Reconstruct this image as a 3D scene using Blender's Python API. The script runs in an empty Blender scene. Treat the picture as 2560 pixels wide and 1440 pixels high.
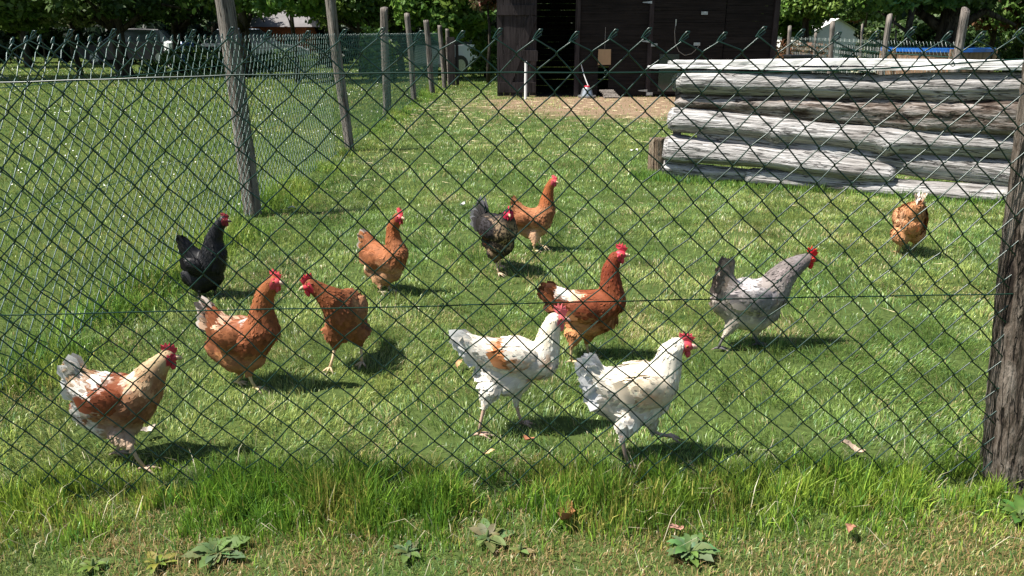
import bpy, bmesh, math, random
import numpy as np
from mathutils import Vector, Matrix, Euler

# ------------------------------------------------------------------ camera, world, sun, exposure
SC = bpy.context.scene
H = 1.30
PITCH = math.radians(18.43)
FPX = 1920.0
cam_d = bpy.data.cameras.new("camera"); cam = bpy.data.objects.new("camera", cam_d)
SC.collection.objects.link(cam); SC.camera = cam
cam.location = (0, 0, H); cam.rotation_euler = (math.pi / 2 - PITCH, 0, 0)
cam_d.sensor_width = 36; cam_d.lens = 36 * FPX / 2560; cam_d.clip_start = 0.05; cam_d.clip_end = 2000

SUN_EL, SHADOW_AZ = math.radians(60), math.radians(12)      # light travels towards azimuth SHADOW_AZ (0 = +X)
sun_dir = Vector((math.cos(SUN_EL) * math.cos(SHADOW_AZ), math.cos(SUN_EL) * math.sin(SHADOW_AZ), -math.sin(SUN_EL)))
world = bpy.data.worlds.new("World"); SC.world = world; world.use_nodes = True
nt = world.node_tree
sky = nt.nodes.new("ShaderNodeTexSky"); sky.sky_type = 'NISHITA'; sky.sun_disc = False
sky.sun_elevation = SUN_EL
tos = -sun_dir                                                # towards the sun
sky.sun_rotation = math.atan2(tos.x, tos.y)
bg = nt.nodes["Background"]; bg.inputs[1].default_value = 0.065
nt.links.new(sky.outputs[0], bg.inputs[0])
sl = bpy.data.lights.new("sun", 'SUN'); sl.energy = 5.0; sl.angle = math.radians(0.5); sl.color = (1, 0.955, 0.88)
so = bpy.data.objects.new("sun", sl); SC.collection.objects.link(so)
so.rotation_euler = sun_dir.to_track_quat('-Z', 'Y').to_euler(); so.location = (-20, -5, 30)
SC.view_settings.view_transform = 'Standard'; SC.view_settings.look = 'None'
SC.view_settings.exposure = 1.08; SC.view_settings.gamma = 1
SC.cycles.max_bounces = 6; SC.cycles.transparent_max_bounces = 8
SC.cycles.diffuse_bounces = 3; SC.cycles.glossy_bounces = 2; SC.cycles.transmission_bounces = 3

# ------------------------------------------------------------------ helpers
rnd = random.Random(7)
R = np.random.default_rng(11)
CP, SP = math.cos(PITCH), math.sin(PITCH)
def ray(px, py):
    u = (px - 1280) / FPX; v = (720 - py) / FPX
    return Vector((u, CP + v * SP, -SP + v * CP))
def P(px, py, z=0.0):                       # point of the ground (or the level z) seen at a photo pixel
    r = ray(px, py); t = (z - H) / r.z
    return Vector((r.x * t, r.y * t, z))
def on_plane(px, py, o, d):                 # point of the upright plane through o along d seen at a pixel
    n = Vector((-d[1], d[0], 0)); r = ray(px, py)
    t = (Vector((o[0], o[1], 0)) - Vector((0, 0, H))).dot(n) / r.dot(n)
    return Vector((0, 0, H)) + r * t
def at(px, py, Y):                          # point at distance Y ahead
    r = ray(px, py); t = Y / r.y
    return Vector((0, 0, H)) + r * t
def depth(p): return p[1] * CP + (H - p[2]) * SP

def vnoise(x, y, seed=0):
    xi = np.floor(x).astype(np.int64); yi = np.floor(y).astype(np.int64)
    fx = x - xi; fy = y - yi; fx = fx * fx * (3 - 2 * fx); fy = fy * fy * (3 - 2 * fy)
    def h(a, b):
        n = (a * 374761393 + b * 668265263 + seed * 1442695041) & 0xffffffff
        n = ((n ^ (n >> 13)) * 1274126177) & 0xffffffff
        return ((n ^ (n >> 16)) & 0xffff) / 65535.0
    return (h(xi, yi) * (1 - fx) + h(xi + 1, yi) * fx) * (1 - fy) + (h(xi, yi + 1) * (1 - fx) + h(xi + 1, yi + 1) * fx) * fy
def fbm(x, y, seed=0, o=3):
    s = 0; a = 0.5; t = 0
    for i in range(o):
        s = s + a * vnoise(x * 2 ** i, y * 2 ** i, seed + i); t += a; a *= 0.55
    return s / t

class MB:
    def __init__(s): s.v = []; s.f = []; s.c = []
    def add(s, vs, fs, col=None):
        o = len(s.v); s.v += [tuple(v) for v in vs]; s.f += [tuple(i + o for i in f) for f in fs]
        s.c += [col if col is not None else (1, 1, 1)] * len(vs)
    def box(s, x0, x1, y0, y1, z0, z1, M=None, col=None, j=0.0):
        vs = [Vector((x, y, z)) for z in (z0, z1) for y in (y0, y1) for x in (x0, x1)]
        if j: vs = [v + Vector((rnd.uniform(-j, j), rnd.uniform(-j, j), rnd.uniform(-j, j))) for v in vs]
        if M is not None: vs = [M @ v for v in vs]
        s.add(vs, [(0, 2, 3, 1), (4, 5, 7, 6), (0, 1, 5, 4), (2, 6, 7, 3), (0, 4, 6, 2), (1, 3, 7, 5)], col)
    def tube(s, pts, rad, n=8, cap=True, col=None, wob=0.0):
        pts = [Vector(p) for p in pts]; k = len(pts)
        if not hasattr(rad, '__len__'): rad = [rad] * k
        rings = []; up = Vector((0, 0, 1)); prev = None
        for i in range(k):
            t = (pts[min(i + 1, k - 1)] - pts[max(i - 1, 0)])
            if t.length < 1e-9: t = Vector((0, 0, 1))
            t.normalize()
            if prev is None:
                a = t.cross(up if abs(t.z) < 0.95 else Vector((1, 0, 0))).normalized()
            else:
                a = (prev - t * prev.dot(t))
                a = a.normalized() if a.length > 1e-6 else t.orthogonal().normalized()
            prev = a; b = t.cross(a)
            rings.append([pts[i] + (a * math.cos(6.28319 * j / n) + b * math.sin(6.28319 * j / n)) * rad[i] * (1 + (rnd.uniform(-wob, wob) if wob else 0)) for j in range(n)])
        vs = [v for r in rings for v in r]
        fs = [(i * n + j, i * n + (j + 1) % n, (i + 1) * n + (j + 1) % n, (i + 1) * n + j) for i in range(k - 1) for j in range(n)]
        if cap: fs += [tuple(range(n - 1, -1, -1)), tuple((k - 1) * n + j for j in range(n))]
        s.add(vs, fs, col)
    def ell(s, c, r, M=None, nu=14, nv=8, col=None):
        vs = []; fs = []
        for i in range(nv + 1):
            th = math.pi * i / nv
            for j in range(nu):
                ph = 2 * math.pi * j / nu
                v = Vector((r[0] * math.sin(th) * math.cos(ph), r[1] * math.sin(th) * math.sin(ph), r[2] * math.cos(th)))
                if M is not None: v = M @ v
                vs.append(v + Vector(c))
        for i in range(nv):
            for j in range(nu):
                a = i * nu + j; b = i * nu + (j + 1) % nu
                fs.append((a, a + nu, b + nu, b))
        s.add(vs, fs, col)
    def build(s, name, mat, parent=None, smooth=False):
        me = bpy.data.meshes.new(name); me.from_pydata(s.v, [], s.f)
        a = me.color_attributes.new("Col", 'FLOAT_COLOR', 'POINT')
        c = np.ones((len(s.v), 4), dtype=np.float32)
        if s.v: c[:, :3] = np.array([x[:3] for x in s.c])
        a.data.foreach_set("color", c.ravel())
        if smooth: me.polygons.foreach_set("use_smooth", [True] * len(me.polygons))
        me.materials.append(mat); me.update()
        o = bpy.data.objects.new(name, me); SC.collection.objects.link(o)
        if parent is not None: o.parent = parent
        return o
def np_mesh(name, V, F, C, mat, parent=None, smooth=False):
    """V (n,3); F list of int arrays (m,k); C (n,3)"""
    me = bpy.data.meshes.new(name); me.vertices.add(len(V)); me.vertices.foreach_set("co", np.asarray(V, np.float32).ravel())
    idx = np.concatenate([f.ravel() for f in F]); tot = np.concatenate([np.full(len(f), f.shape[1]) for f in F])
    st = np.concatenate([[0], np.cumsum(tot)[:-1]])
    me.loops.add(len(idx)); me.loops.foreach_set("vertex_index", idx.astype(np.int32))
    me.polygons.add(len(tot)); me.polygons.foreach_set("loop_start", st.astype(np.int32)); me.polygons.foreach_set("loop_total", tot.astype(np.int32))
    if smooth: me.polygons.foreach_set("use_smooth", np.ones(len(tot), bool))
    me.update(calc_edges=True)
    a = me.color_attributes.new("Col", 'FLOAT_COLOR', 'POINT')
    c = np.ones((len(V), 4), dtype=np.float32); c[:, :3] = C; a.data.foreach_set("color", c.ravel())
    me.materials.append(mat)
    o = bpy.data.objects.new(name, me); SC.collection.objects.link(o)
    if parent is not None: o.parent = parent
    return o
def tag(o, label=None, cat=None, group=None, kind=None):
    for k, v in (('label', label), ('category', cat), ('group', group), ('kind', kind)):
        if v: o[k] = v
    return o
def empty(name, loc=(0, 0, 0), rz=0, label=None, cat=None, group=None):
    o = bpy.data.objects.new(name, None); SC.collection.objects.link(o)
    o.location = loc; o.rotation_euler = (0, 0, rz); o.empty_display_size = 0.1
    return tag(o, label, cat, group)

# ------------------------------------------------------------------ materials
def mat(name, col=(0.5, 0.5, 0.5), rough=0.7, metal=0.0, spec=0.5, attr=False, transl=0.0, bump=None, var=None):
    m = bpy.data.materials.new(name); m.use_nodes = True; t = m.node_tree; N = t.nodes; L = t.links
    b = N["Principled BSDF"]; b.inputs["Roughness"].default_value = rough; b.inputs["Metallic"].default_value = metal
    b.inputs["Specular IOR Level"].default_value = spec; b.inputs["Base Color"].default_value = (*col, 1)
    src = None
    if attr:
        a = N.new("ShaderNodeAttribute"); a.attribute_name = "Col"; src = a.outputs["Color"]
    if var:                                   # (scale vector, contrast, detail): mottling of the surface
        tc = N.new("ShaderNodeTexCoord"); mp = N.new("ShaderNodeMapping"); mp.inputs["Scale"].default_value = var[0]
        L.new(tc.outputs["Object"], mp.inputs[0])
        nz = N.new("ShaderNodeTexNoise"); nz.inputs["Scale"].default_value = 1; nz.inputs["Detail"].default_value = 6
        L.new(mp.outputs[0], nz.inputs["Vector"])
        mr = N.new("ShaderNodeMapRange"); mr.inputs[1].default_value = 0.3; mr.inputs[2].default_value = 0.7
        mr.inputs[3].default_value = 1 - var[1]; mr.inputs[4].default_value = 1 + var[1]; L.new(nz.outputs[0], mr.inputs[0])
        mx = N.new("ShaderNodeMix"); mx.data_type = 'RGBA'; mx.blend_type = 'MULTIPLY'; mx.inputs[0].default_value = 1
        if src is not None: L.new(src, mx.inputs[6])
        else: mx.inputs[6].default_value = (*col, 1)
        L.new(mr.outputs[0], mx.inputs[7]); src = mx.outputs[2]
        if bump:
            bp = N.new("ShaderNodeBump"); bp.inputs["Strength"].default_value = bump; bp.inputs["Distance"].default_value = 0.01
            L.new(nz.outputs[0], bp.inputs["Height"]); L.new(bp.outputs[0], b.inputs["Normal"])
    if src is not None: L.new(src, b.inputs["Base Color"])
    if transl:
        tr = N.new("ShaderNodeBsdfTranslucent"); ms = N.new("ShaderNodeMixShader"); ms.inputs[0].default_value = transl
        if src is not None: L.new(src, tr.inputs[0])
        else: tr.inputs[0].default_value = (*col, 1)
        L.new(b.outputs[0], ms.inputs[1]); L.new(tr.outputs[0], ms.inputs[2]); L.new(ms.outputs[0], N["Material Output"].inputs[0])
    return m
def wood_mat(name, c_dark, c_mid, c_light, axis, freq=22, along=1.6, crack=0.42, bump=0.6, rough=0.85):
    m = bpy.data.materials.new(name); m.use_nodes = True; t = m.node_tree; N = t.nodes; L = t.links
    b = N["Principled BSDF"]; b.inputs["Roughness"].default_value = rough; b.inputs["Specular IOR Level"].default_value = 0.2
    tc = N.new("ShaderNodeTexCoord"); mp = N.new("ShaderNodeMapping")
    s = [freq] * 3; s[axis] = along; mp.inputs["Scale"].default_value = s
    L.new(tc.outputs["Object"], mp.inputs[0])
    n1 = N.new("ShaderNodeTexNoise"); n1.inputs["Scale"].default_value = 1; n1.inputs["Detail"].default_value = 8; n1.inputs["Roughness"].default_value = 0.65; n1.inputs["Distortion"].default_value = 0.6
    L.new(mp.outputs[0], n1.inputs["Vector"])
    n2 = N.new("ShaderNodeTexNoise"); n2.inputs["Scale"].default_value = 3.0; n2.inputs["Detail"].default_value = 5
    L.new(tc.outputs["Object"], n2.inputs["Vector"])
    n3 = N.new("ShaderNodeTexNoise"); n3.inputs["Scale"].default_value = 2.6; n3.inputs["Detail"].default_value = 4
    L.new(mp.outputs[0], n3.inputs["Vector"])
    cr = N.new("ShaderNodeValToRGB"); e = cr.color_ramp.elements
    e[0].position = crack - 0.09; e[0].color = (*c_dark, 1); e[1].position = 0.66; e[1].color = (*c_light, 1)
    k = e.new(crack); k.color = (*c_mid, 1)
    L.new(n1.outputs[0], cr.inputs[0])
    mx = N.new("ShaderNodeMix"); mx.data_type = 'RGBA'; mx.blend_type = 'MULTIPLY'; mx.inputs[0].default_value = 0.55
    c2 = N.new("ShaderNodeValToRGB"); c2.color_ramp.elements[0].position = 0.3; c2.color_ramp.elements[0].color = (0.42, 0.38, 0.34, 1)
    c2.color_ramp.elements[1].position = 0.6; c2.color_ramp.elements[1].color = (1, 1, 1, 1)
    L.new(n2.outputs[0], c2.inputs[0]); L.new(cr.outputs[0], mx.inputs[6]); L.new(c2.outputs[0], mx.inputs[7])
    mp4 = N.new("ShaderNodeMapping"); s4 = [freq * 1.5] * 3; s4[axis] = along * .7; mp4.inputs["Scale"].default_value = s4; mp4.inputs["Location"].default_value = (3, 7, 5)
    L.new(tc.outputs["Object"], mp4.inputs[0])
    n4 = N.new("ShaderNodeTexNoise"); n4.inputs["Scale"].default_value = 1; n4.inputs["Detail"].default_value = 3; L.new(mp4.outputs[0], n4.inputs["Vector"])
    sb = N.new("ShaderNodeMath"); sb.operation = 'SUBTRACT'; sb.inputs[1].default_value = .53; L.new(n4.outputs[0], sb.inputs[0])
    ab = N.new("ShaderNodeMath"); ab.operation = 'ABSOLUTE'; L.new(sb.outputs[0], ab.inputs[0])
    mr4 = N.new("ShaderNodeMapRange"); mr4.inputs[1].default_value = .004; mr4.inputs[2].default_value = .022; mr4.inputs[3].default_value = .10; mr4.inputs[4].default_value = 1; L.new(ab.outputs[0], mr4.inputs[0])
    mx4 = N.new("ShaderNodeMix"); mx4.data_type = 'RGBA'; mx4.blend_type = 'MULTIPLY'; mx4.inputs[0].default_value = .85; L.new(mx.outputs[2], mx4.inputs[6]); L.new(mr4.outputs[0], mx4.inputs[7])
    L.new(mx4.outputs[2], b.inputs["Base Color"])
    mu = N.new("ShaderNodeMath"); mu.operation = 'MULTIPLY'; mu.inputs[1].default_value = .6; L.new(mr4.outputs[0], mu.inputs[0])
    a0 = N.new("ShaderNodeMath"); a0.operation = 'ADD'; L.new(n1.outputs[0], a0.inputs[0]); L.new(mu.outputs[0], a0.inputs[1])
    ad = N.new("ShaderNodeMath"); ad.operation = 'ADD'; L.new(a0.outputs[0], ad.inputs[0]); L.new(n3.outputs[0], ad.inputs[1])
    bp = N.new("ShaderNodeBump"); bp.inputs["Strength"].default_value = bump; bp.inputs["Distance"].default_value = 0.02
    L.new(ad.outputs[0], bp.inputs["Height"]); L.new(bp.outputs[0], b.inputs["Normal"])
    return m
M = {}
M['feather'] = mat('feather', attr=True, rough=0.75, spec=0.25, transl=0.12)
M['black_feather'] = mat('black_feather', attr=True, rough=0.5, spec=0.25)
M['skin'] = mat('skin', attr=True, rough=0.5, spec=0.35)
M['grass'] = mat('grass', attr=True, rough=0.38, spec=0.5, transl=0.36)
M['leaf'] = mat('leaf', attr=True, rough=0.5, spec=0.3, transl=0.35)
M['wire'] = mat('wire', (0.004, 0.026, 0.017), rough=0.34, spec=0.5)
M['dull_wire'] = mat('dull_wire', (0.006, 0.03, 0.02), rough=0.75, spec=0.15)
M['wire2'] = mat('wire2', (0.020, 0.075, 0.058), rough=0.38, spec=0.7)
M['log'] = wood_mat('log', (0.04, 0.034, 0.03), (0.27, 0.255, 0.245), (0.52, 0.505, 0.495), 0, freq=20, along=2.0, crack=0.41, bump=1.0)
M['rotten'] = wood_mat('rotten', (0.03, 0.018, 0.012), (0.15, 0.12, 0.10), (0.42, 0.39, 0.37), 0, freq=15, along=3.0, crack=0.48, bump=1.0)
M['plank'] = wood_mat('plank', (0.3, 0.29, 0.28), (0.72, 0.71, 0.69), (0.86, 0.85, 0.83), 0, freq=14, along=0.8, crack=0.33, bump=0.25)
M['post'] = wood_mat('post', (0.04, 0.032, 0.026), (0.165, 0.14, 0.12), (0.30, 0.27, 0.24), 2, freq=26, along=1.7, crack=0.42, bump=0.8)
M['bark'] = wood_mat('bark', (0.018, 0.013, 0.01), (0.11, 0.085, 0.065), (0.30, 0.26, 0.22), 2, freq=26, along=5.0, crack=0.46, bump=1.0)
M['stump'] = wood_mat('stump', (0.05, 0.03, 0.018), (0.26, 0.19, 0.13), (0.45, 0.37, 0.28), 2, freq=45, along=2, crack=0.45, bump=1.0)
M['shed'] = wood_mat('shed', (0.004, 0.0035, 0.003), (0.011, 0.009, 0.008), (0.022, 0.018, 0.016), 0, freq=30, along=1.2, crack=0.42, bump=0.3)
M['shed_v'] = wood_mat('shed_v', (0.006, 0.005, 0.005), (0.030, 0.024, 0.024), (0.052, 0.043, 0.043), 2, freq=30, along=1.2, crack=0.42, bump=0.3)
M['trunk'] = wood_mat('trunk', (0.012, 0.01, 0.008), (0.05, 0.04, 0.03), (0.10, 0.085, 0.065), 2, freq=9, along=2, crack=0.45, bump=1.0)
M['metal'] = mat('metal', (0.42, 0.44, 0.45), rough=0.4, metal=0.8, var=((20, 20, 20), 0.3))
M['white'] = mat('white', (0.78, 0.78, 0.76), rough=0.6, var=((4, 4, 4), 0.08))
M['tan'] = mat('tan', (0.36, 0.24, 0.13), rough=0.8, var=((9, 9, 3), 0.15))
M['red'] = mat('red', (0.5, 0.03, 0.05), rough=0.4)
M['blue'] = mat('blue', (0.015, 0.11, 0.42), rough=0.35, var=((3, 3, 3), 0.2))
M['poolwood'] = mat('poolwood', (0.20, 0.12, 0.07), rough=0.8, var=((12, 12, 1), 0.5))
M['orange'] = mat('orange', (0.34, 0.10, 0.035), rough=0.9, var=((3, 3, 20), 0.25))
M['roof'] = mat('roof', (0.16, 0.15, 0.15), rough=0.9, var=((3, 3, 3), 0.2))
M['dark'] = mat('dark', (0.012, 0.012, 0.014), rough=0.5)
M['glass'] = mat('glass', (0.02, 0.03, 0.035), rough=0.08, spec=0.8)
M['paint_grey'] = mat('paint_grey', (0.35, 0.37, 0.39), rough=0.3, spec=0.6)
M['paint_white'] = mat('paint_white', (0.75, 0.76, 0.76), rough=0.3, spec=0.6)
M['paint_blue'] = mat('paint_blue', (0.02, 0.07, 0.28), rough=0.3, spec=0.6)
M['rope'] = mat('rope', (0.3, 0.28, 0.24), rough=0.9)
M['weed'] = mat('weed', attr=True, rough=0.55, spec=0.3, transl=0.25, var=((40, 40, 40), 0.15))
M['litter'] = mat('litter', attr=True, rough=0.85, spec=0.2, var=((50, 50, 50), 0.3))

# ground material: soil showing among the turf, brown by the shed and in worn spots
def ground_mat():
    m = bpy.data.materials.new("ground"); m.use_nodes = True; t = m.node_tree; N = t.nodes; L = t.links
    b = N["Principled BSDF"]; b.inputs["Roughness"].default_value = 0.95; b.inputs["Specular IOR Level"].default_value = 0.1
    g = N.new("ShaderNodeNewGeometry")
    n = N.new("ShaderNodeTexNoise"); n.inputs["Scale"].default_value = 2.2; n.inputs["Detail"].default_value = 8; L.new(g.outputs["Position"], n.inputs["Vector"])
    n2 = N.new("ShaderNodeTexNoise"); n2.inputs["Scale"].default_value = 45; n2.inputs["Detail"].default_value = 6; L.new(g.outputs["Position"], n2.inputs["Vector"])
    cr = N.new("ShaderNodeValToRGB"); cr.color_ramp.elements[0].position = 0.3; cr.color_ramp.elements[0].color = (0.035, 0.055, 0.014, 1)
    cr.color_ramp.elements[1].position = 0.7; cr.color_ramp.elements[1].color = (0.075, 0.105, 0.028, 1)
    L.new(n2.outputs[0], cr.inputs[0])
    ds = N.new("ShaderNodeValToRGB"); ds.color_ramp.elements[0].position = 0.3; ds.color_ramp.elements[0].color = (0.13, 0.085, 0.052, 1)
    ds.color_ramp.elements[1].position = 0.7; ds.color_ramp.elements[1].color = (0.27, 0.19, 0.125, 1)
    L.new(n2.outputs[0], ds.inputs[0])
    # yard of bare soil in front of the shed: distance from its centre, edge broken by noise
    vs = N.new("ShaderNodeVectorMath"); vs.operation = 'SUBTRACT'; vs.inputs[1].default_value = (2.9, 15.0, 0); L.new(g.outputs["Position"], vs.inputs[0])
    vm = N.new("ShaderNodeVectorMath"); vm.operation = 'MULTIPLY'; vm.inputs[1].default_value = (0.27, 0.36, 0); L.new(vs.outputs[0], vm.inputs[0])
    ln = N.new("ShaderNodeVectorMath"); ln.operation = 'LENGTH'; L.new(vm.outputs[0], ln.inputs[0])
    ad = N.new("ShaderNodeMath"); ad.operation = 'SUBTRACT'; L.new(n.outputs[0], ad.inputs[0]); L.new(ln.outputs["Value"], ad.inputs[1])
    mr = N.new("ShaderNodeMapRange"); mr.inputs[1].default_value = -0.68; mr.inputs[2].default_value = -0.25; L.new(ad.outputs[0], mr.inputs[0])
    mx = N.new("ShaderNodeMix"); mx.data_type = 'RGBA'; L.new(mr.outputs[0], mx.inputs[0]); L.new(cr.outputs[0], mx.inputs[6]); L.new(ds.outputs[0], mx.inputs[7])
    L.new(mx.outputs[2], b.inputs["Base Color"])
    bp = N.new("ShaderNodeBump"); bp.inputs["Strength"].default_value = 0.5; bp.inputs["Distance"].default_value = 0.01
    L.new(n2.outputs[0], bp.inputs["Height"]); L.new(bp.outputs[0], b.inputs["Normal"])
    return m
g = MB()
g.add([(-400, -20, 0), (400, -20, 0), (400, 600, 0), (-400, 600, 0)], [(0, 1, 2, 3)])
tag(g.build('ground', ground_mat()), kind='structure')

# ------------------------------------------------------------------ grass
def blades(name, X, Y, hgt, wid, col, lean, label, az=None):
    n = len(X); az = R.uniform(0, 2 * np.pi, n) if az is None else az
    dx, dy = np.cos(az), np.sin(az); wx, wy = -dy * wid / 2, dx * wid / 2
    # turn the blade's width at random as well
    ta = R.uniform(0, np.pi, n); wx, wy = np.cos(ta) * wid / 2, np.sin(ta) * wid / 2
    l = lean; h1 = hgt * 0.55 * np.cos(l * 0.55); o1 = hgt * 0.55 * np.sin(l * 0.55)
    h2 = h1 + hgt * 0.45 * np.cos(l * 1.35); o2 = o1 + hgt * 0.45 * np.sin(l * 1.35)
    h2 = np.maximum(h2, 0.004)
    V = np.empty((n, 5, 3), np.float32)
    V[:, 0] = np.stack([X - wx, Y - wy, np.full(n, -0.002)], 1); V[:, 1] = np.stack([X + wx, Y + wy, np.full(n, -0.002)], 1)
    V[:, 2] = np.stack([X + dx * o1 + wx * .85, Y + dy * o1 + wy * .85, h1], 1); V[:, 3] = np.stack([X + dx * o1 - wx * .85, Y + dy * o1 - wy * .85, h1], 1)
    V[:, 4] = np.stack([X + dx * o2, Y + dy * o2, h2], 1)
    b = np.arange(n)[:, None] * 5
    C = np.repeat(col[:, None, :], 5, 1)
    o = np_mesh(name, V.reshape(-1, 3), [b + np.array([0, 1, 2, 3]), b + np.array([3, 2, 4])], C.reshape(-1, 3), M['grass'])
    return tag(o, label, 'grass', kind='stuff')
FA, FB = P(0, 1262), P(2560, 1214)                        # the line of the near fence
FD = (FB - FA); FD.z = 0; FD.normalize()
def fence_dist(X, Y):                                     # signed distance beyond the near fence
    nx, ny = -FD.y, FD.x
    return (X - FA.x) * nx + (Y - FA.y) * ny
LFX = -1.90                                               # the line of the fence on the left
def band(y0, y1, dens, margin=0.5, xl=None):
    ym = (y0 + y1) / 2; w = lambda y: 0.70 * (y * CP + H * SP) + margin
    W = w(y1); n = int((y1 - y0) * 2 * W * dens)
    X = R.uniform(-W, W, n); Y = R.uniform(y0, y1, n)
    k = np.abs(X) < w(Y); return X[k], Y[k]
GREEN = np.array([0.225, 0.335, 0.075]); LIME = np.array([0.380, 0.440, 0.125]); DEEP = np.array([0.125, 0.225, 0.045])
STRAW = np.array([0.50, 0.41, 0.20]); BROWN = np.array([0.30, 0.18, 0.075]); BLUEG = np.array([0.130, 0.250, 0.085])
def turf_col(X, Y, straw=0.08):
    n = len(X); a = fbm(X * 1.3, Y * 1.3, 3); b = fbm(X * 5, Y * 5, 9); c = R.random(n)
    t = np.clip((a - 0.38) * 3.6, 0, 1)[:, None]; u = np.clip((b - 0.42) * 3.5, 0, 1)[:, None]
    col = GREEN * (1 - t) + LIME * t; col = col * (1 - 0.62 * u) + DEEP * 0.62 * u
    k = c > 0.8; col[k] = BLUEG
    e = np.clip((fbm(X * 3.7 + 9, Y * 3.7, 27) - .5) * 5, 0, 1)[:, None]; col = col * (1 - .32 * e)
    col *= (R.uniform(0.55, 1.35, n) * np.where(R.random(n) < .08, 1.25, 1))[:, None]; col = np.clip(col, 0, .6)
    dry = .5 * fbm(X * 2.1 + 30, Y * 2.1, 21) + .5 * fbm(X * 8 + 30, Y * 8, 22)
    k = R.random(n) < straw * (0.25 + 14 * np.clip(dry - 0.52, 0, 1)); col[k] = STRAW * R.uniform(0.5, 1.2, k.sum())[:, None]
    return col
# run (inside the near fence)
specs = [(1.3, 3.4, 19000, .0023, .80), (3.4, 6.5, 9000, .0034, .85), (6.5, 11, 2600, .0052, .95), (11, 19, 800, .009, .9)]
parts = []
for y0, y1, dens, w, hs in specs:
    X, Y = band(y0, y1, dens)
    k = (fence_dist(X, Y) > -0.02) & (X > LFX + 0.02); X, Y = X[k], Y[k]
    # bare yard by the shed: little grass
    q = np.hypot((X - 2.9) * .27, (Y - 15.0) * .36); bare = np.clip((fbm(X * 2.6, Y * 2.6, 5) * 1.6 - .3 - q + .66) / .5, 0, 1)
    k = R.random(len(X)) > bare * 0.9; X, Y = X[k], Y[k]
    hn = fbm(X * 2.6, Y * 2.6, 14); cl = fbm(X * 9, Y * 9, 15)
    hgt = (0.018 + 0.028 * hn + 0.060 * np.clip(cl - 0.5, 0, 1) * 2) * R.uniform(0.6, 1.4, len(X)) * hs
    wid = w * R.uniform(0.7, 1.4, len(X))
    k = R.random(len(X)) > .85 * np.clip((fbm(X * 4.5, Y * 4.5, 16) - .58) * 8, 0, 1); X, Y, hgt, wid = X[k], Y[k], hgt[k], wid[k]
    az = 6.28 * fbm(X * 3.4, Y * 3.4, 33) * 2 + R.normal(0, 0.8, len(X))
    lean = np.clip(R.normal(0.85, 0.38, len(X)), 0.05, 1.45)
    parts.append((X, Y, hgt, wid, turf_col(X, Y, .13 + .2 * (y0 > 10)), lean, az))
c = [np.concatenate([p[i] for p in parts]) for i in range(7)]
blades('lawn_grass', c[0], c[1], c[2], c[3], c[4], c[5], 'short green turf the chickens walk on inside the wire run', c[6])
# meadow beyond the left fence
specs = [(1.5, 6.5, 3800, .0038), (6.5, 13, 1300, .007), (13, 26, 330, .015), (26, 48, 90, .03)]
parts = []
for y0, y1, dens, w in specs:
    X, Y = band(y0, y1, dens); k = (X < LFX - .02) | (Y > 19); X, Y = X[k], Y[k]
    hgt = (0.018 + 0.022 * fbm(X * 2, Y * 2, 44)) * R.uniform(.6, 1.4, len(X)) * (1 + (y0 > 12) * .4)
    col = turf_col(X, Y, .04) * np.array([1.0, .95, .85])
    parts.append((X, Y, hgt, w * R.uniform(.7, 1.4, len(X)), col, np.clip(R.normal(.5, .35, len(X)), .05, 1.3), R.uniform(0, 6.28, len(X))))
c = [np.concatenate([p[i] for p in parts]) for i in range(7)]
blades('meadow_grass', c[0], c[1], c[2], c[3], c[4], c[5], 'mown green meadow beyond the wire fence on the left', c[6])
# long unmown grass along the near fence
n = 60000; s = R.uniform(-.4, (FB - FA).length + .5, n); q = R.normal(-.035, 0.10, n)
X = FA.x + FD.x * s - FD.y * q; Y = FA.y + FD.y * s + FD.x * q
tuft = fbm(s * 4.2, q * 3 + 7, 51, 2); t2 = fbm(s * 14, q * 14, 52, 2); tuft = .55 * tuft + .45 * t2
k = (R.random(n) < np.clip((tuft - .38) * 5.0, 0.10, 1)); X, Y, s, q, tuft = X[k], Y[k], s[k], q[k], tuft[k]
hgt = (0.030 + 0.125 * np.clip((tuft - .34) * 2.3, 0, 1) * np.exp(-((q + .02) / .16) ** 2)) * R.uniform(.45, 1.25, len(X))
col = turf_col(X, Y, .14); col *= np.array([1.02, 1.16, .62]) * np.where(R.random(len(X)) < .18, .55, 1)[:, None]
blades('long_grass', X, Y, hgt, .0033 * R.uniform(.6, 1.4, len(X)), col, np.clip(R.normal(.36, .26, len(X)), .02, 1.3), 'long uncut grass growing through the bottom of the near wire fence')
n = 700; s = R.uniform(-.3, (FB - FA).length + .3, n); q = R.normal(-.02, .15, n); X = FA.x + FD.x * s - FD.y * q; Y = FA.y + FD.y * s + FD.x * q
blades('dead_stalks', X, Y, R.uniform(.04, .15, n), .0018 * R.uniform(.7, 1.5, n), np.array([.62, .56, .38]) * R.uniform(.6, 1.1, n)[:, None], np.clip(R.normal(.9, .5, n), .05, 1.5), 'pale dead grass stalks among the long grass by the near fence')
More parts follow.
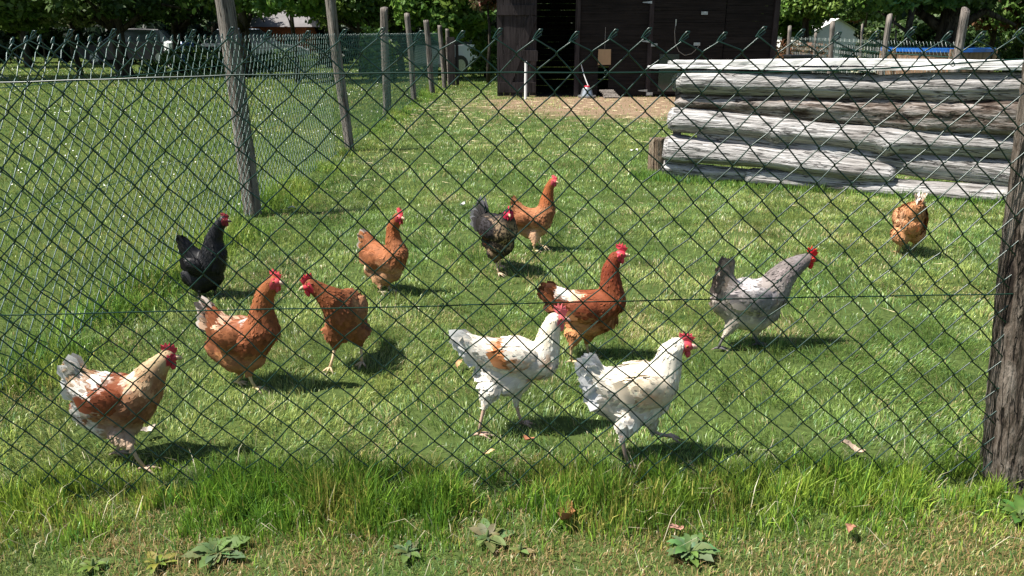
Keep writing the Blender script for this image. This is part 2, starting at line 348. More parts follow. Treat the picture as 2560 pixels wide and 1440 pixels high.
# tussocks along the left fence and under the log wall
WA, WB = P(1660, 446), P(2500, 506)
WD = (WB - WA); WD.z = 0; WD.normalize()
n = 52000; s = R.uniform(2.0, 19, n) ** 1.0; q = R.normal(.03, .14, n)
X = LFX + q; Y = s; tuft = fbm(s * 2.2, q * 2 + 3, 61); k = R.random(n) < np.clip((tuft - .34) * 3.5, .03, 1)
X, Y, q, tuft = X[k], Y[k], q[k], tuft[k]
hgt = (.03 + .15 * np.clip((tuft - .34) * 2.2, 0, 1) * np.exp(-(q / .22) ** 2)) * R.uniform(.5, 1.3, len(X))
col = turf_col(X, Y, .08) * np.array([1.05, 1.12, .8])
blades('tussock_grass', X, Y, hgt, (.003 + .0004 * Y) * R.uniform(.7, 1.4, len(X)), col, np.clip(R.normal(.45, .3, len(X)), .02, 1.3), 'tufts of taller grass along the foot of the left wire fence')
n = 26000; s = R.uniform(-.3, 3.6, n); q = np.abs(R.normal(0, .10, n)) * -1 + .04
X = WA.x + WD.x * s - WD.y * q; Y = WA.y + WD.y * s + WD.x * q
tuft = fbm(s * 4, q * 3, 71)
hgt = (.04 + .10 * np.clip((tuft - .3) * 1.8, 0, 1)) * R.uniform(.5, 1.3, n); col = turf_col(X, Y, .04) * np.array([.75, .95, .7])
blades('edge_grass', X, Y, hgt, .0045 * R.uniform(.7, 1.4, n), col, np.clip(R.normal(.4, .3, n), .02, 1.2), 'dark green grass growing along the foot of the grey log wall')
# dry short turf on the near side of the fence
n = 115000; X = R.uniform(-1.9, 1.9, n); Y = R.uniform(.75, 2.1, n); k = fence_dist(X, Y) < .02; X, Y = X[k], Y[k]; n = len(X)
dry = fbm(X * 3.2, Y * 3.2, 81); d = np.clip((dry - .36) * 5.0, 0, 1) * np.clip((-fence_dist(X, Y)) * 5, .35, 1)
col = turf_col(X, Y, .05); k = R.random(n) < .05 + d * .66; col[k] = (BROWN + (STRAW - BROWN) * R.random(k.sum())[:, None] * .9) * R.uniform(.7, 1.3, k.sum())[:, None]
hgt = (.014 + .022 * fbm(X * 6, Y * 6, 82)) * R.uniform(.6, 1.4, n)
blades('verge_grass', X, Y, hgt, .0021 * R.uniform(.7, 1.4, n), col, np.clip(R.normal(.8, .35, n), .05, 1.4), 'short dry brownish turf on the near side of the wire fence')
# daisies in the meadow: far too many to count
n = 1000; Y = 5 + 24 * R.random(n) ** .8; X = -R.uniform(0, 1, n) * (0.72 * Y + 1) - 0; k = (X < LFX - .1) & (fbm(X * .7, Y * .7, 91) > .47); X, Y = X[k], Y[k]; n = len(X)
sz = .003 + .00045 * Y; V = np.empty((n, 6, 3)); a0 = R.uniform(0, 6.28, n)
for j in range(6):
    a = a0 + j * 1.0472; V[:, j] = np.stack([X + np.cos(a) * sz, Y + np.sin(a) * sz, .06 + .004 * np.sin(a)], 1)
o = np_mesh('daisy_flowers', V.reshape(-1, 3), [np.arange(n)[:, None] * 6 + np.arange(6)], np.tile([.72, .72, .68], (n * 6, 1)), M['litter'])
tag(o, 'small white daisies scattered over the meadow beyond the left fence', 'flowers', kind='stuff')

# ------------------------------------------------------------------ wire fences
DIA = 0.0925
def chain_mesh(mb, O, D, L, zt, nrow, rad, sides, jit=0.002, loops=True, phase=0.0, sag=None, lean=0.0, rough_nodes=True):
    """woven wire: neighbouring zigzag wires hook round each other at every node"""
    Nn = Vector((-D.y, D.x, 0)); hd = DIA / 2; K = int(L / hd)
    jr = [rnd.uniform(-1, 1) for _ in range(997)]
    def node(k, j):
        s = k * hd + phase; z = zt - j * hd
        w = (sag(s, z) if sag else 0)
        dx = 0.0045 * math.sin(k * .37 + j * .5) + 0.003 * math.sin(k * 1.7 - j * .9) + jr[(k * 31 + j * 7) % 997] * .0022
        return O + D * (s + dx + lean * j * hd) + Vector((0, 0, z + .002 * math.sin(k * 2.3 + j) + jr[(k * 13 + j * 29) % 997] * .0022 + (.004 * math.sin(k * .9) if j == 0 else 0))) + Nn * w
    for k in range(K):
        pts = []
        for j in range(nrow + 1):
            kk = k if (k + j) % 2 == 0 else k + 1
            p = node(kk, j); side = 1 if kk == k + 1 else -1      # the bend passes over the neighbour's bend
            if j == 0 and loops and (k + j) % 2 == 0:
                top = p + Vector((0, 0, .004))
                pts += [top - D * .012 + Vector((0, 0, -.020)) + Nn * .005, top - D * .004 + Vector((0, 0, -.006)) + Nn * .004, top + D * .004 + Vector((0, 0, .004)), top + D * .011 + Vector((0, 0, .004)), top + D * .009 + Vector((0, 0, -.001)), top - D * .010 + Vector((0, 0, -.016)) - Nn * .003]
                continue
            if j == 0 and loops:
                top = p + Vector((0, 0, .004))
                pts += [top + D * .004 + Vector((0, 0, .003)) + Nn * .003, top + D * .009 + Vector((0, 0, -.008))]
                continue
            if rough_nodes:
                pts += [p + Vector((0, 0, .006)) - D * side * .0045 - Nn * rad * .9, p + D * side * rad * .7, p - Vector((0, 0, .006)) - D * side * .0045 + Nn * rad * .9]
            else: pts.append(p)
        mb.tube(pts, rad, n=sides, cap=False)
# near fence
nf = empty('chain_link_fence', FA + FD * ((FB - FA).length / 2), 0, 'dark green diamond wire fence standing closest, between the long grass and the hens', 'wire fence')
inv = Matrix.Translation(-nf.location)
def shift(mb, M4): mb.v = [tuple(M4 @ Vector(v)) for v in mb.v]
LN = (FB - FA).length + .55; O = FA - FD * .2
p0 = on_plane(1243, 80, FA, FD); s0 = (p0 - O).dot(FD); ph = s0 % DIA
m = MB(); chain_mesh(m, O - FD * DIA, FD, LN + DIA * 2, H - .003, 28, .0020, 5, phase=ph, sag=lambda s, z: .006 * math.sin(s * 2.1) + .004 * math.sin(z * 5 + s))
shift(m, inv); m.build('wire_mesh', M['wire'], nf, smooth=True)
def line_wire(pxs, name='tension_wire', off=-.004, rad=.0019, knots=()):
    pts = [on_plane(x, y, FA, FD) + Vector((-FD.y, FD.x, 0)) * off for x, y in pxs]
    # spline through the points
    out = []
    for i in range(len(pts) - 1):
        for k in range(8): out.append(pts[i].lerp(pts[i + 1], k / 8) + Vector((0, 0, .0006 * math.sin(k + i * 3))))
    out.append(pts[-1]); mm = MB(); mm.tube(out, rad, 5, cap=False)
    for kx in knots:
        c = min(out, key=lambda p: abs((p.x / (depth(p)) * FPX + 1280) - kx))
        mm.tube([c + Vector((.004 * math.cos(a), -.003 * 0 + .0035 * math.sin(a * 2), .006 * math.sin(a))) for a in [i * .7 for i in range(12)]], .0013, 5)
    shift(mm, inv); mm.build(name, M['wire'] if pxs[1][1] < 400 else M['dull_wire'], nf, smooth=True)
line_wire([(-150, 209), (0, 206), (300, 197), (600, 187), (900, 183), (1280, 181), (1900, 181), (2200, 172), (2560, 147), (2750, 138)], knots=(58, 1520, 2360))
line_wire([(-150, 790), (0, 787), (600, 773), (1000, 766), (1280, 758), (1700, 748), (2200, 739), (2560, 733), (2750, 730)], knots=(704, 1118))
line_wire([(-150, 1268), (0, 1263), (800, 1248), (1280, 1238), (2000, 1222), (2560, 1214), (2750, 1210)])
# the post of the near fence at the right edge
def rough_post(name, base, top, r0, r1, matl, parent, seed, n=18, rings=26, knots=(), flat=0.0, ptop=0.0, kr=.35):
    """a cleft or round stake: base and top are world points; parented so that its own axis is its z"""
    rr = random.Random(seed); ax = top - base; Lh = ax.length; mb = MB(); vs = []
    ph = [rr.uniform(0, 6.28) for _ in range(4)]; off = rr.uniform(0, 50)
    for i in range(rings + 1):
        t = i / rings
        bx = .012 * math.sin(t * 5 + ph[0]) * Lh * .5; by = .012 * math.sin(t * 4 + ph[1]) * Lh * .5
        bx *= math.sin(t * math.pi); by *= math.sin(t * math.pi)
        for j in range(n):
            a = 2 * math.pi * j / n; r = r0 + (r1 - r0) * t
            r *= 1 + .10 * math.sin(2 * a + ph[2]) + .07 * math.sin(3 * a + ph[3] + t * 2) + .05 * math.sin(7 * a + t * 3 + off) + .035 * rr.uniform(-1, 1)
            for (kt, ka, ks) in knots:
                r *= 1 + ks * math.exp(-((t - kt) / .045) ** 2) * max(0, math.cos(a - ka)) ** 2
            vs.append(Vector((bx + r * math.cos(a) * (1 - flat), by + r * math.sin(a), t * Lh + (ptop * math.cos(a) * (t > .99)))))
    fs = [(i * n + j, i * n + (j + 1) % n, (i + 1) * n + (j + 1) % n, (i + 1) * n + j) for i in range(rings) for j in range(n)]
    fs += [tuple(range(n - 1, -1, -1)), tuple(rings * n + j for j in range(n))]
    mb.add(vs, fs); o = mb.build(name, matl, parent, smooth=True)
    q = ax.to_track_quat('Z', 'Y'); o.rotation_mode = 'QUATERNION'; o.rotation_quaternion = q
    o.location = base - (parent.location if parent else Vector()); return o
pb = P(2546, 1222); pb.z = -.05; pt = on_plane(2652, 60, pb, FD) + Vector((0, .02, .12))
pb2 = pb + Vector((.01, .05, 0)); pt2 = pt + Vector((.01, .05, 0))
rough_post('post', pb2, pt2, .090, .055, M['bark'], nf, 3, n=30, rings=60, knots=((.55, 2.6, .22), (.30, 1.2, .15)))

# fence on the left, running away from the near corner
lf = empty('chain_link_fence', (LFX, 11, 0), 0, 'green diamond wire fence with grey stakes running away on the left of the run', 'wire fence')
m = MB(); Dl = Vector((0, 1, 0))
inv = Matrix.Translation(-lf.location)
chain_mesh(m, Vector((LFX, 1.9, 0)), Dl, 6.5, 1.275, 27, .0025, 4, phase=.02, sag=lambda s, z: .02 * math.sin(s * 1.3) * max(0, z) + .02 * math.sin(z * 4.4 + 1) , lean=-.0, rough_nodes=True)
chain_mesh(m, Vector((LFX, 1.9 + 6.5 - DIA / 2, 0)), Dl, 12.2, 1.275, 27, .0020, 3, phase=.02, sag=lambda s, z: .02 * math.sin((s + 6.45) * 1.3) * max(0, z) + .02 * math.sin(z * 4.4 + 1), loops=True, rough_nodes=False)
shift(m, inv); m.build('wire_mesh', M['wire2'], lf, smooth=True)
for z, dz in ((1.10, .01), (.62, .02), (.06, 0)):
    mm = MB(); mm.tube([(LFX - .006, y, z + dz * math.sin(y)) for y in np.arange(1.9, 20.4, .5)], .0017, 4, cap=False)
    shift(mm, inv); mm.build('tension_wire', M['wire2'], lf)
for i, (bx, by, tx, ty, r0, r1, seed, kn) in enumerate([
        (636, 540, 556, -25, .058, .058, 5, ((.34, 3.4, .5), (.46, 3.2, .25), (.28, 3.0, .3))), (876, 378, 822, -30, .058, .062, 9, ((.5, 3, .15),)),
        (968, 290, 961, 20, .060, .054, 12, ()), (1036, 257, 1017, 35, .050, .050, 17, ()), (1082, 237, 1065, 50, .054, .052, 21, ()),
        (1112, 222, 1099, 63, .052, .047, 23, ()), (1124, 214, 1118, 72, .045, .045, 29, ())]):
    b = P(bx, by); t = on_plane(tx, ty, b, Vector((1, 0, 0))); b.z = -.03
    o = rough_post('post', b, t, r0, r1, M['post'], lf, seed, knots=kn, flat=.1, ptop=.02 if i in (2, 3) else 0)
# dark gate post pair at the far end of the left fence
b = P(1137, 214); gp = empty('gate_post', (b.x, b.y, 0), 0, 'dark wooden gate post at the far end of the left wire fence', 'post')
g1 = MB(); g1.box(-.16, .02, -.07, .07, -.03, 1.18, j=.006); g1.build('upright', M['shed_v'], gp)
g1 = MB(); g1.box(.035, .11, -.05, .05, -.03, 1.02, j=.006); g1.build('batten', M['shed_v'], gp)

# ------------------------------------------------------------------ the wall of stacked logs
wall = empty('log_wall', WA, math.atan2(WD.y, WD.x), 'waist high wall of stacked weathered grey logs under a pale cap plank', 'log wall')
WN = Vector((-WD.y, WD.x, 0))
def wloc(px, py, off=0.0):
    p = on_plane(px, py, WA + WN * off, WD); return Vector(((p - WA).dot(WD), off, p.z))
def log(p0, p1, r0, r1, matl, seed, off=0.0, n=22, knots=(), wav=.35, name='log', flat=1.0, taper=True, crook=.012):
    """p0, p1: (x, z) ends in the wall's frame; one log is one mesh with its own long axis as x"""
    rr = random.Random(seed); a = Vector((p0[0], 0, p0[1])); b = Vector((p1[0], 0, p1[1])); Lh = (b - a).length
    rings = max(14, int(Lh / .05)); vs = []; ph = [rr.uniform(0, 6.28) for _ in range(6)]
    for i in range(rings + 1):
        t = i / rings; r = r0 + (r1 - r0) * t
        r *= 1 + .07 * math.sin(t * 9 + ph[0]) + .04 * math.sin(t * 23 + ph[1])
        e = min(t, 1 - t) * Lh
        if taper and e < .02: r *= .80 + .2 * e / .02
        cx = crook * math.sin(t * 6 + ph[2]); cz = crook * math.sin(t * 7 + ph[3])
        for j in range(n):
            an = 2 * math.pi * j / n
            q = r * (1 + .05 * math.sin(2 * an + ph[4] + t) + wav * .12 * math.sin(5 * an + ph[5] + t * 3) + wav * .06 * rr.uniform(-1, 1))
            for (kt, ka, ks, kw) in knots:
                q *= 1 + ks * math.exp(-((t - kt) * Lh / kw) ** 2) * max(0, math.cos(an - ka)) ** 3
            vs.append((t * Lh + (rr.uniform(-.008, .008) if i in (0, rings) else 0), cx + q * math.cos(an) * flat, cz + q * math.sin(an)))
    fs = [(i * n + j, i * n + (j + 1) % n, (i + 1) * n + (j + 1) % n, (i + 1) * n + j) for i in range(rings) for j in range(n)]
    fs += [tuple(range(n - 1, -1, -1)), tuple(rings * n + j for j in range(n))]
    mb = MB(); mb.add(vs, [tuple(reversed(f)) for f in fs]); o = mb.build(name, matl, wall, smooth=True)
    o.location = (a.x, off, a.z); o.rotation_euler = (0, -math.atan2(b.z - a.z, b.x - a.x), 0); return o
def plog(xl, yl0, yl1, xr, yr0, yr1, matl, seed, off=0.0, **k):
    a0, a1 = wloc(xl, yl0, off), wloc(xl, yl1, off); b0, b1 = wloc(xr, yr0, off), wloc(xr, yr1, off)
    return log((a0.x, (a0.z + a1.z) / 2), (b0.x, (b0.z + b1.z) / 2), (a0.z - a1.z) / 2 * 1.09, (b0.z - b1.z) / 2 * 1.09, matl, seed, off, **k)
plog(1698, 180, 232, 2700, 192, 254, M['log'], 1, off=.0, knots=((.45, 1.5, .25, .10), (.72, 4.3, .2, .15)))
plog(1692, 236, 278, 2700, 248, 345, M['rotten'], 2, off=.02, wav=.9)
plog(1676, 272, 328, 2700, 345, 412, M['log'], 4, off=.0, knots=((.30, 4.0, .35, .05), (.58, 4.0, .35, .06)), crook=.016)
plog(1746, 322, 354, 2700, 408, 500, M['log'], 6, off=.03, wav=.4)
plog(1664, 337, 396, 2242, 408, 458, M['log'], 8, off=-.05, wav=.6)
plog(1660, 402, 442, 1880, 428, 458, M['log'], 10, off=-.03, wav=.7)
plog(1868, 422, 462, 2700, 478, 532, M['log'], 12, off=-.04, wav=.7, crook=.008)
# second log behind the top one, its sawn end showing at the left
plog(1688, 176, 230, 2200, 185, 240, M['log'], 14, off=.19)
# cap: two long planks, the upper one set back from the end of the lower
def plank(x0, x1, z0, z1, th, off0, off1, name='cap_plank', seed=0):
    rr = random.Random(seed); mb = MB(); n = 40; vs = []
    for i in range(n + 1):
        t = i / n; x = x0 + (x1 - x0) * t; z = z0 + (z1 - z0) * t + .006 * math.sin(t * 9 + seed)
        for (y, dz) in ((off0, 0), (off1, 0), (off1, th), (off0, th)):
            vs.append((x, y + rr.uniform(-.004, .004) + .012 * math.sin(t * 7 + y * 9), z + dz + rr.uniform(-.002, .002)))
    fs = [(i * 4 + j, (i + 1) * 4 + j, (i + 1) * 4 + (j + 1) % 4, i * 4 + (j + 1) % 4) for i in range(n) for j in range(4)] + [(3, 2, 1, 0), tuple(n * 4 + j for j in range(4))]
    mb.add(vs, [tuple(reversed(f)) for f in fs]); return mb.build(name, M['plank'], wall)
a = wloc(1622, 172, -.06); b = wloc(2700, 176, -.06)
plank(a.x, b.x + .2, a.z, b.z, .022, -.10, .30, seed=1)
a2 = wloc(1672, 163, -.04); b2 = wloc(2700, 158, -.04)
plank(a2.x, b2.x + .2, a.z + .026, b.z + .028, .048, -.085, .28, seed=4)
for px, o_, w in ((1695, .07, .035), (2118, .13, .05), (2480, .13, .06)):
    s = MB(); q = wloc(px, 300, o_); s.box(q.x - w, q.x + w, o_ - .02, o_ + .025, -.05, a.z - .01, j=.003); s.build('upright_board', M['post'], wall)
b = P(1643, 430); b.z = -.03
st = empty('wooden_stump', (b.x, b.y, 0), 0, 'short split brown wooden stump at the left end of the log wall', 'stump')
rough_post('stump_wood', b, b + Vector((-.01, .02, .36)), .085, .078, M['stump'], st, 31, n=26, rings=14)
st.children[0]['label'] = 'fibrous brown stump wood'

# ------------------------------------------------------------------ chickens
def nlerp(a, b, t): return a + (b - a) * t
class Feathers:
    def __init__(s): s.V = []; s.C = []; s.n = 0
    def add(s, B, D, W, L, Wd, curl, col, tip, rows=3):
        """B base points, D directions, W width directions, all (n,3)"""
        n = len(B); U = np.cross(D, W); L = L[:, None]; Wd = Wd[:, None]; curl = curl[:, None]
        prof = [(0.0, .45), (.4, 1.0), (.8, .85)]
        for i in range(3):
            t, w = prof[i]; c = B + D * L * t + U * curl * L * t * t
            for sd in (-1, 1):
                s.V.append(c + W * sd * Wd * w * .5 - U * Wd * .10 * w); 
                s.C.append(nlerp(col, tip, (0, .55, 1.0)[i]))
        s.V.append(B + D * L + U * curl * L); s.C.append(tip)
        # store in blade-major order
        k = len(s.V) - 7; blk = np.stack(s.V[k:], 1); cb = np.stack(s.C[k:], 1)
        s.V = s.V[:k]; s.C = s.C[:k]; s.V.append(blk.reshape(-1, 3)) if False else None
        s.blocks = getattr(s, 'blocks', []); s.blocks.append((blk.reshape(-1, 3), cb.reshape(-1, 3)))
        s.n += n
    def arrays(s):
        V = np.concatenate([b[0] for b in s.blocks]); C = np.concatenate([b[1] for b in s.blocks]); b = np.arange(s.n)[:, None] * 7
        F4 = np.concatenate([b + np.array([0, 1, 3, 2]), b + np.array([2, 3, 5, 4])]); F3 = b + np.array([4, 5, 6])
        return V, C, F4, F3
def unit(a): return a / np.maximum(np.linalg.norm(a, axis=-1, keepdims=True), 1e-9)
def tri_data(me):
    me.calc_loop_triangles(); n = len(me.loop_triangles); T = np.empty(n * 3, np.int32); me.loop_triangles.foreach_get("vertices", T); T = T.reshape(-1, 3)
    V = np.empty(len(me.vertices) * 3, np.float32); me.vertices.foreach_get("co", V); V = V.reshape(-1, 3).astype(float)
    Nv = np.empty(len(me.vertices) * 3, np.float32); me.vertices.foreach_get("normal", Nv); return V, T, Nv.reshape(-1, 3).astype(float)
def remesh(mb, vox, it=8):
    me = bpy.data.meshes.new("t"); me.from_pydata(mb.v, [], mb.f); o = bpy.data.objects.new("t", me); SC.collection.objects.link(o)
    r = o.modifiers.new("r", 'REMESH'); r.mode = 'VOXEL'; r.voxel_size = vox
    s = o.modifiers.new("s", 'SMOOTH'); s.factor = .6; s.iterations = it
    dg = bpy.context.evaluated_depsgraph_get(); out = bpy.data.meshes.new_from_object(o.evaluated_get(dg))
    bpy.data.objects.remove(o); bpy.data.meshes.remove(me); return out
def cover(fe, V, T, Nv, dens, flow, length, color, skip, rs, tipf=None, wr=.44, lift=.24):
    A = V[T]; ar = np.linalg.norm(np.cross(A[:, 1] - A[:, 0], A[:, 2] - A[:, 0]), axis=1) / 2
    n = int(ar.sum() * dens)
    t = rs.choice(len(T), n, p=ar / ar.sum()); w = rs.dirichlet((1, 1, 1), n)
    B = (A[t] * w[:, :, None]).sum(1); N = unit((Nv[T[t]] * w[:, :, None]).sum(1))
    k = ~skip(B); B, N = B[k], N[k]; n = len(B)
    F = flow(B) + rs.normal(0, .13, (n, 3)); D = unit(F - N * (F * N).sum(1)[:, None])
    D = unit(D + N * (lift * rs.uniform(.4, 1.2, n))[:, None]); W = unit(np.cross(N, D))
    L = length(B) * rs.uniform(.75, 1.3, n)
    c = color(B); c = c * (rs.uniform(.78, 1.22, n) * np.where(rs.random(n) < .12, .72, 1.0))[:, None]
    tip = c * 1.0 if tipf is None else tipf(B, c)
    c = c * np.clip(.66 + .35 * c.mean(1, keepdims=True) / .5, .66, .95)  # feather bases darkened: shading between overlapping feathers put into the colour
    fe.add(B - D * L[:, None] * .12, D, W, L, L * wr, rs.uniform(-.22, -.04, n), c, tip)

def hen(label, yaw, root, chains, legs, head, wing, tail, cols, patches=(), group='chickens in the wire run', cat='chicken',
        local=False, seed=0, matn='feather', lace=None, comb_s=1.0, leg_col=(.50, .34, .15), face=(.44, .045, .06), beakc=(.45, .33, .2), fluff=1.0, thick=.92, headyaw=0, headpitch=-8):
    rs = np.random.default_rng(seed + 100); rr = random.Random(seed)
    r0 = P(*root); yw = math.radians(yaw); d = Vector((math.cos(yw), math.sin(yw), 0)); lft = Vector((-d.y, d.x, 0))
    e = empty('chicken', (r0.x, r0.y, 0), yw, label, cat, group)
    def to_loc(p): v = p - Vector((r0.x, r0.y, 0)); return Vector((v.dot(d), v.dot(lft), p.z))
    def L_(c, o=None):                      # pixel circle -> local centre and radius
        if local: return Vector(c[:3]), c[3] if len(c) > 3 else 0
        off = c[3] if len(c) > 3 else 0
        p = on_plane(c[0], c[1], r0 + lft * off, d); return to_loc(p), (c[2] if len(c) > 2 else 0) * depth(p) / FPX
    base = MB(); samp = []; tang = []; sr = []
    def chain(ch, wy=None):
        pr = [L_(c) for c in ch]
        for i in range(len(pr) - 1):
            (a, ra), (b, rb) = pr[i], pr[i + 1]; dist = (b - a).length; k = max(2, int(dist / .010))
            for j in range(k + 1):
                t = j / k; r = ra + (rb - ra) * t; c = a.lerp(b, t)
                w = thick if r > .03 else .95
                base.ell(c, (r, r * w, r), nu=14, nv=9); samp.append(c); tang.append((b - a).normalized()); sr.append(r)
    for ch in chains: chain(ch)
    hc, hr = L_(head['c'])
    # thighs and legs
    leg_mb = []
    for lg in legs:
        foot = lg['foot_l'] if local else to_loc(P(*lg['foot'], lg.get('z', .012)))
        foot = Vector(foot)
        if local: hock = Vector(lg['hock'])
        else:
            fw = r0 + lft * foot.y; hock = to_loc(on_plane(*lg['hock'], Vector((fw.x, fw.y, 0)), d))
        if local: hip = Vector(lg['hip'][:3]); hipr = lg['hip'][3]
        else: hip, hipr = L_(lg['hip']); hip.y = foot.y * .5; hip.z += .022; hipr *= .74
        mid = hip.lerp(hock, .55) + Vector((.004, 0, 0)); k = 9
        for j in range(k + 1):
            t = j / k; c = (hip.lerp(mid, t * 2) if t < .5 else mid.lerp(hock, t * 2 - 1)); r = hipr * (1 - t) ** 1.25 * .95 + .0105
            base.ell(c, (r, r, r), nu=12, nv=8); samp.append(c); tang.append(Vector((.55, 0, .85)).normalized()); sr.append(r)
        leg_mb.append((hock, foot, lg.get('toe', 0), lg.get('z', .012) > .03, lg.get('curl', 0)))
    me = remesh(base, .0058, 6)
    V, T, Nv = tri_data(me); S = np.array([tuple(x) for x in samp]); TG = np.array([tuple(x) for x in tang]); SR = np.array(sr)
    hcn = np.array(hc)
    hy = math.radians(headyaw); hp = math.radians(headpitch)
    HM = Matrix.Rotation(hy, 3, 'Z') @ Matrix.Rotation(-hp, 3, 'Y')     # head frame
    HMn = np.array(HM)
    def nearest(X):
        out = np.empty(len(X), int)
        for i in range(0, len(X), 4000):
            dd = ((X[i:i + 4000, None, :] - S[None]) ** 2).sum(2) ** .5 - SR[None]; out[i:i + 4000] = dd.argmin(1)
        return out
    def flow(X): return -TG[nearest(X)] + np.array([0, 0, -.10])
    c0 = {k: np.array(v) for k, v in cols.items()}
    PT = []
    for pa in patches:
        if local: PT.append((np.array(pa[0][:3]), pa[0][3], np.array(pa[1]), pa[2] if len(pa) > 2 else 1.0))
        else:
            p, r = L_(pa[0]); PT.append((np.array((p.x, 0, p.z)), r, np.array(pa[1]), pa[2] if len(pa) > 2 else 1.0))
    nz0 = seed * 3.7
    zb = min(V[:, 2]); neckz = hc.z - (hc.z - np.percentile(V[:, 2], 50)) * .62
    def color(X):
        n = len(X); c = np.tile(c0['body'], (n, 1)).astype(float)
        nn = fbm(X[:, 0] * 22 + nz0, X[:, 2] * 22 + X[:, 1] * 9, 5) - .5
        t = np.clip((X[:, 2] - neckz) / .05 + nn * 2, 0, 1)[:, None]; c = nlerp(c, c0.get('neck', c0['body']), t)
        bz = np.clip((c0['belly_z'] if 'belly_z' in c0 else .20) - X[:, 2], -1, .10) / .07 + nn * 2
        c = nlerp(c, c0.get('belly', c0['body']), np.clip(bz, 0, 1)[:, None])
        for (pc, pr_, pcol, st) in PT:
            q = np.hypot(X[:, 0] - pc[0], X[:, 2] - pc[2]) if not local else np.linalg.norm(X - pc, axis=1)
            w = np.clip((1 - q / pr_) * 2.2 + nn * 4.0 + (R.random(n) - .5) * .5, 0, 1)[:, None] * st; c = nlerp(c, pcol, w)
        return c * (1 + .35 * nn)[:, None]
    def facemask(X):
        q = (X - hcn) @ HMn; return (q[:, 0] > -.15 * hr) & (q[:, 2] < .62 * hr) & (np.linalg.norm(q, axis=1) < hr * 1.35) & (q[:, 2] > -.95 * hr)
    def length(X):
        dh = np.linalg.norm(X - hcn, axis=1); lo = np.clip((X[:, 2] - .085) / .09, .42, 1); return np.clip(.008 + .085 * dh, .010, .032) * fluff * lo * 1.12
    fe = Feathers()
    tipf = None
    if lace is not None:
        lc = np.array(lace)
        def tipf(B, c): return np.tile(lc, (len(B), 1))
    else:
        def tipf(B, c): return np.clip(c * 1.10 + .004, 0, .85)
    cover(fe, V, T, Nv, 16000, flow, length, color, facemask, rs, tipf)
    # body mesh = the continuous skin + its plumage + bare legs
    lm = MB()
    for hock, foot, toe, lifted, curl in leg_mb:
        lc2 = tuple(leg_col); kn = hock.lerp(foot, .5) + Vector((-.003, 0, 0)); ank = foot + Vector((0, 0, .004))
        lm.tube([hock + (hock - foot) * .12, hock, kn, ank], [.0085, .0072, .0052, .0062], 8, col=lc2)
        lm.ell(hock, (.0085, .008, .0095), nu=8, nv=6, col=lc2)
        for a in (-32, 0, 32, 172):
            ta = math.radians(a + toe + rr.uniform(-5, 5)); ll = .052 if a == 0 else (.045 if abs(a) < 90 else .024)
            dd = Vector((math.cos(ta), math.sin(ta), 0)); zz = -.006 if not lifted else -.35 * ll
            p1 = ank + dd * ll * .35 + Vector((0, 0, .001)); p2 = ank + dd * ll * .75 + Vector((0, 0, zz * .6)); p3 = ank + dd * ll + Vector((0, 0, zz))
            lm.tube([ank, p1, p2], [.0055, .0045, .0038], 6, col=lc2)
            lm.tube([p2, p3 + dd * .007 + Vector((0, 0, -.003))], [.0033, .0008], 5, col=(.25, .2, .15))
    FV, FC, F4, F3 = fe.arrays(); nb = len(V); Cb = color(V); Cb[facemask(V)] = face
    LV = np.array(lm.v) if lm.v else np.zeros((0, 3)); LC = np.array([c[:3] for c in lm.c]) if lm.v else np.zeros((0, 3)); o1 = nb + len(FV)
    LF4 = np.array([f for f in lm.f if len(f) == 4]) + o1; LFo = {}
    for f in lm.f:
        if len(f) != 4: LFo.setdefault(len(f), []).append([i + o1 for i in f])
    body = np_mesh('body', np.concatenate([V, FV, LV]), [T, F4 + nb, F3 + nb, LF4] + [np.array(x) for x in LFo.values()], np.concatenate([Cb, FC, LC]), M[matn], e, smooth=True)
    body.data.name = 'body'
    bpy.data.meshes.remove(me)
    # wings
    if wing:
        for sd in wing.get('sides', (1, -1)):
            if local: wc = Vector(wing['c']); wc.y *= sd; la, hb = wing['a'], wing['b']
            else:
                wc, _ = L_((wing['c'][0], wing['c'][1], 0)); dd = depth(r0 + Vector((0, 0, wc.z))); la, hb = wing['a'] * dd / FPX, wing['b'] * dd / FPX
                q = S - np.array((wc.x, 0, wc.z)); k = np.hypot(q[:, 0], q[:, 2]); near = k < .06
                wc.y = sd * (SR[near].max() * thick - .016 if near.any() else .06)
            ang = math.radians(wing.get('ang', 12)); Rm = Matrix.Rotation(ang, 3, 'Y') 
            wb = MB(); wb.ell((0, 0, 0), (la, .026, hb), nu=24, nv=14)
            wv = []
            for v in wb.v:
                v = Vector(v); v.z *= (1 - .35 * max(0, -v.x / la)); v.y += sd * -.020 * (v.x / la) ** 2
                wv.append(tuple(Rm @ v + wc))
            wm = bpy.data.meshes.new('w'); wm.from_pydata(wv, [], wb.f); wm.update(); WV, WT, WN_ = tri_data(wm)
            cen = np.array(wc); od = unit(WV - cen); WN_ = np.where(((WN_ * od).sum(1) < 0)[:, None], -WN_, WN_)
            back = np.array(Rm @ Vector((-1, 0, 0)))
            wcol = c0.get('wing', c0['body'])
            def wcolor(X):
                n = len(X); nn = fbm(X[:, 0] * 30 + nz0, X[:, 2] * 30, 8) - .5; c = np.tile(wcol, (n, 1)) * (1 + .5 * nn)[:, None]
                for (pc, pr_, pcol, st) in PT:
                    q = np.hypot(X[:, 0] - pc[0], X[:, 2] - pc[2]) if not local else np.linalg.norm(X - pc, axis=1)
                    c = nlerp(c, pcol, np.clip((1 - q / pr_) * 2.0 + nn * 4.5 + (R.random(n) - .5) * .7, 0, 1)[:, None] * st)
                return c
            def wlen(X): t = np.clip(((X - cen) @ back) / la * .5 + .5, 0, 1); return .018 + .030 * t ** 1.5
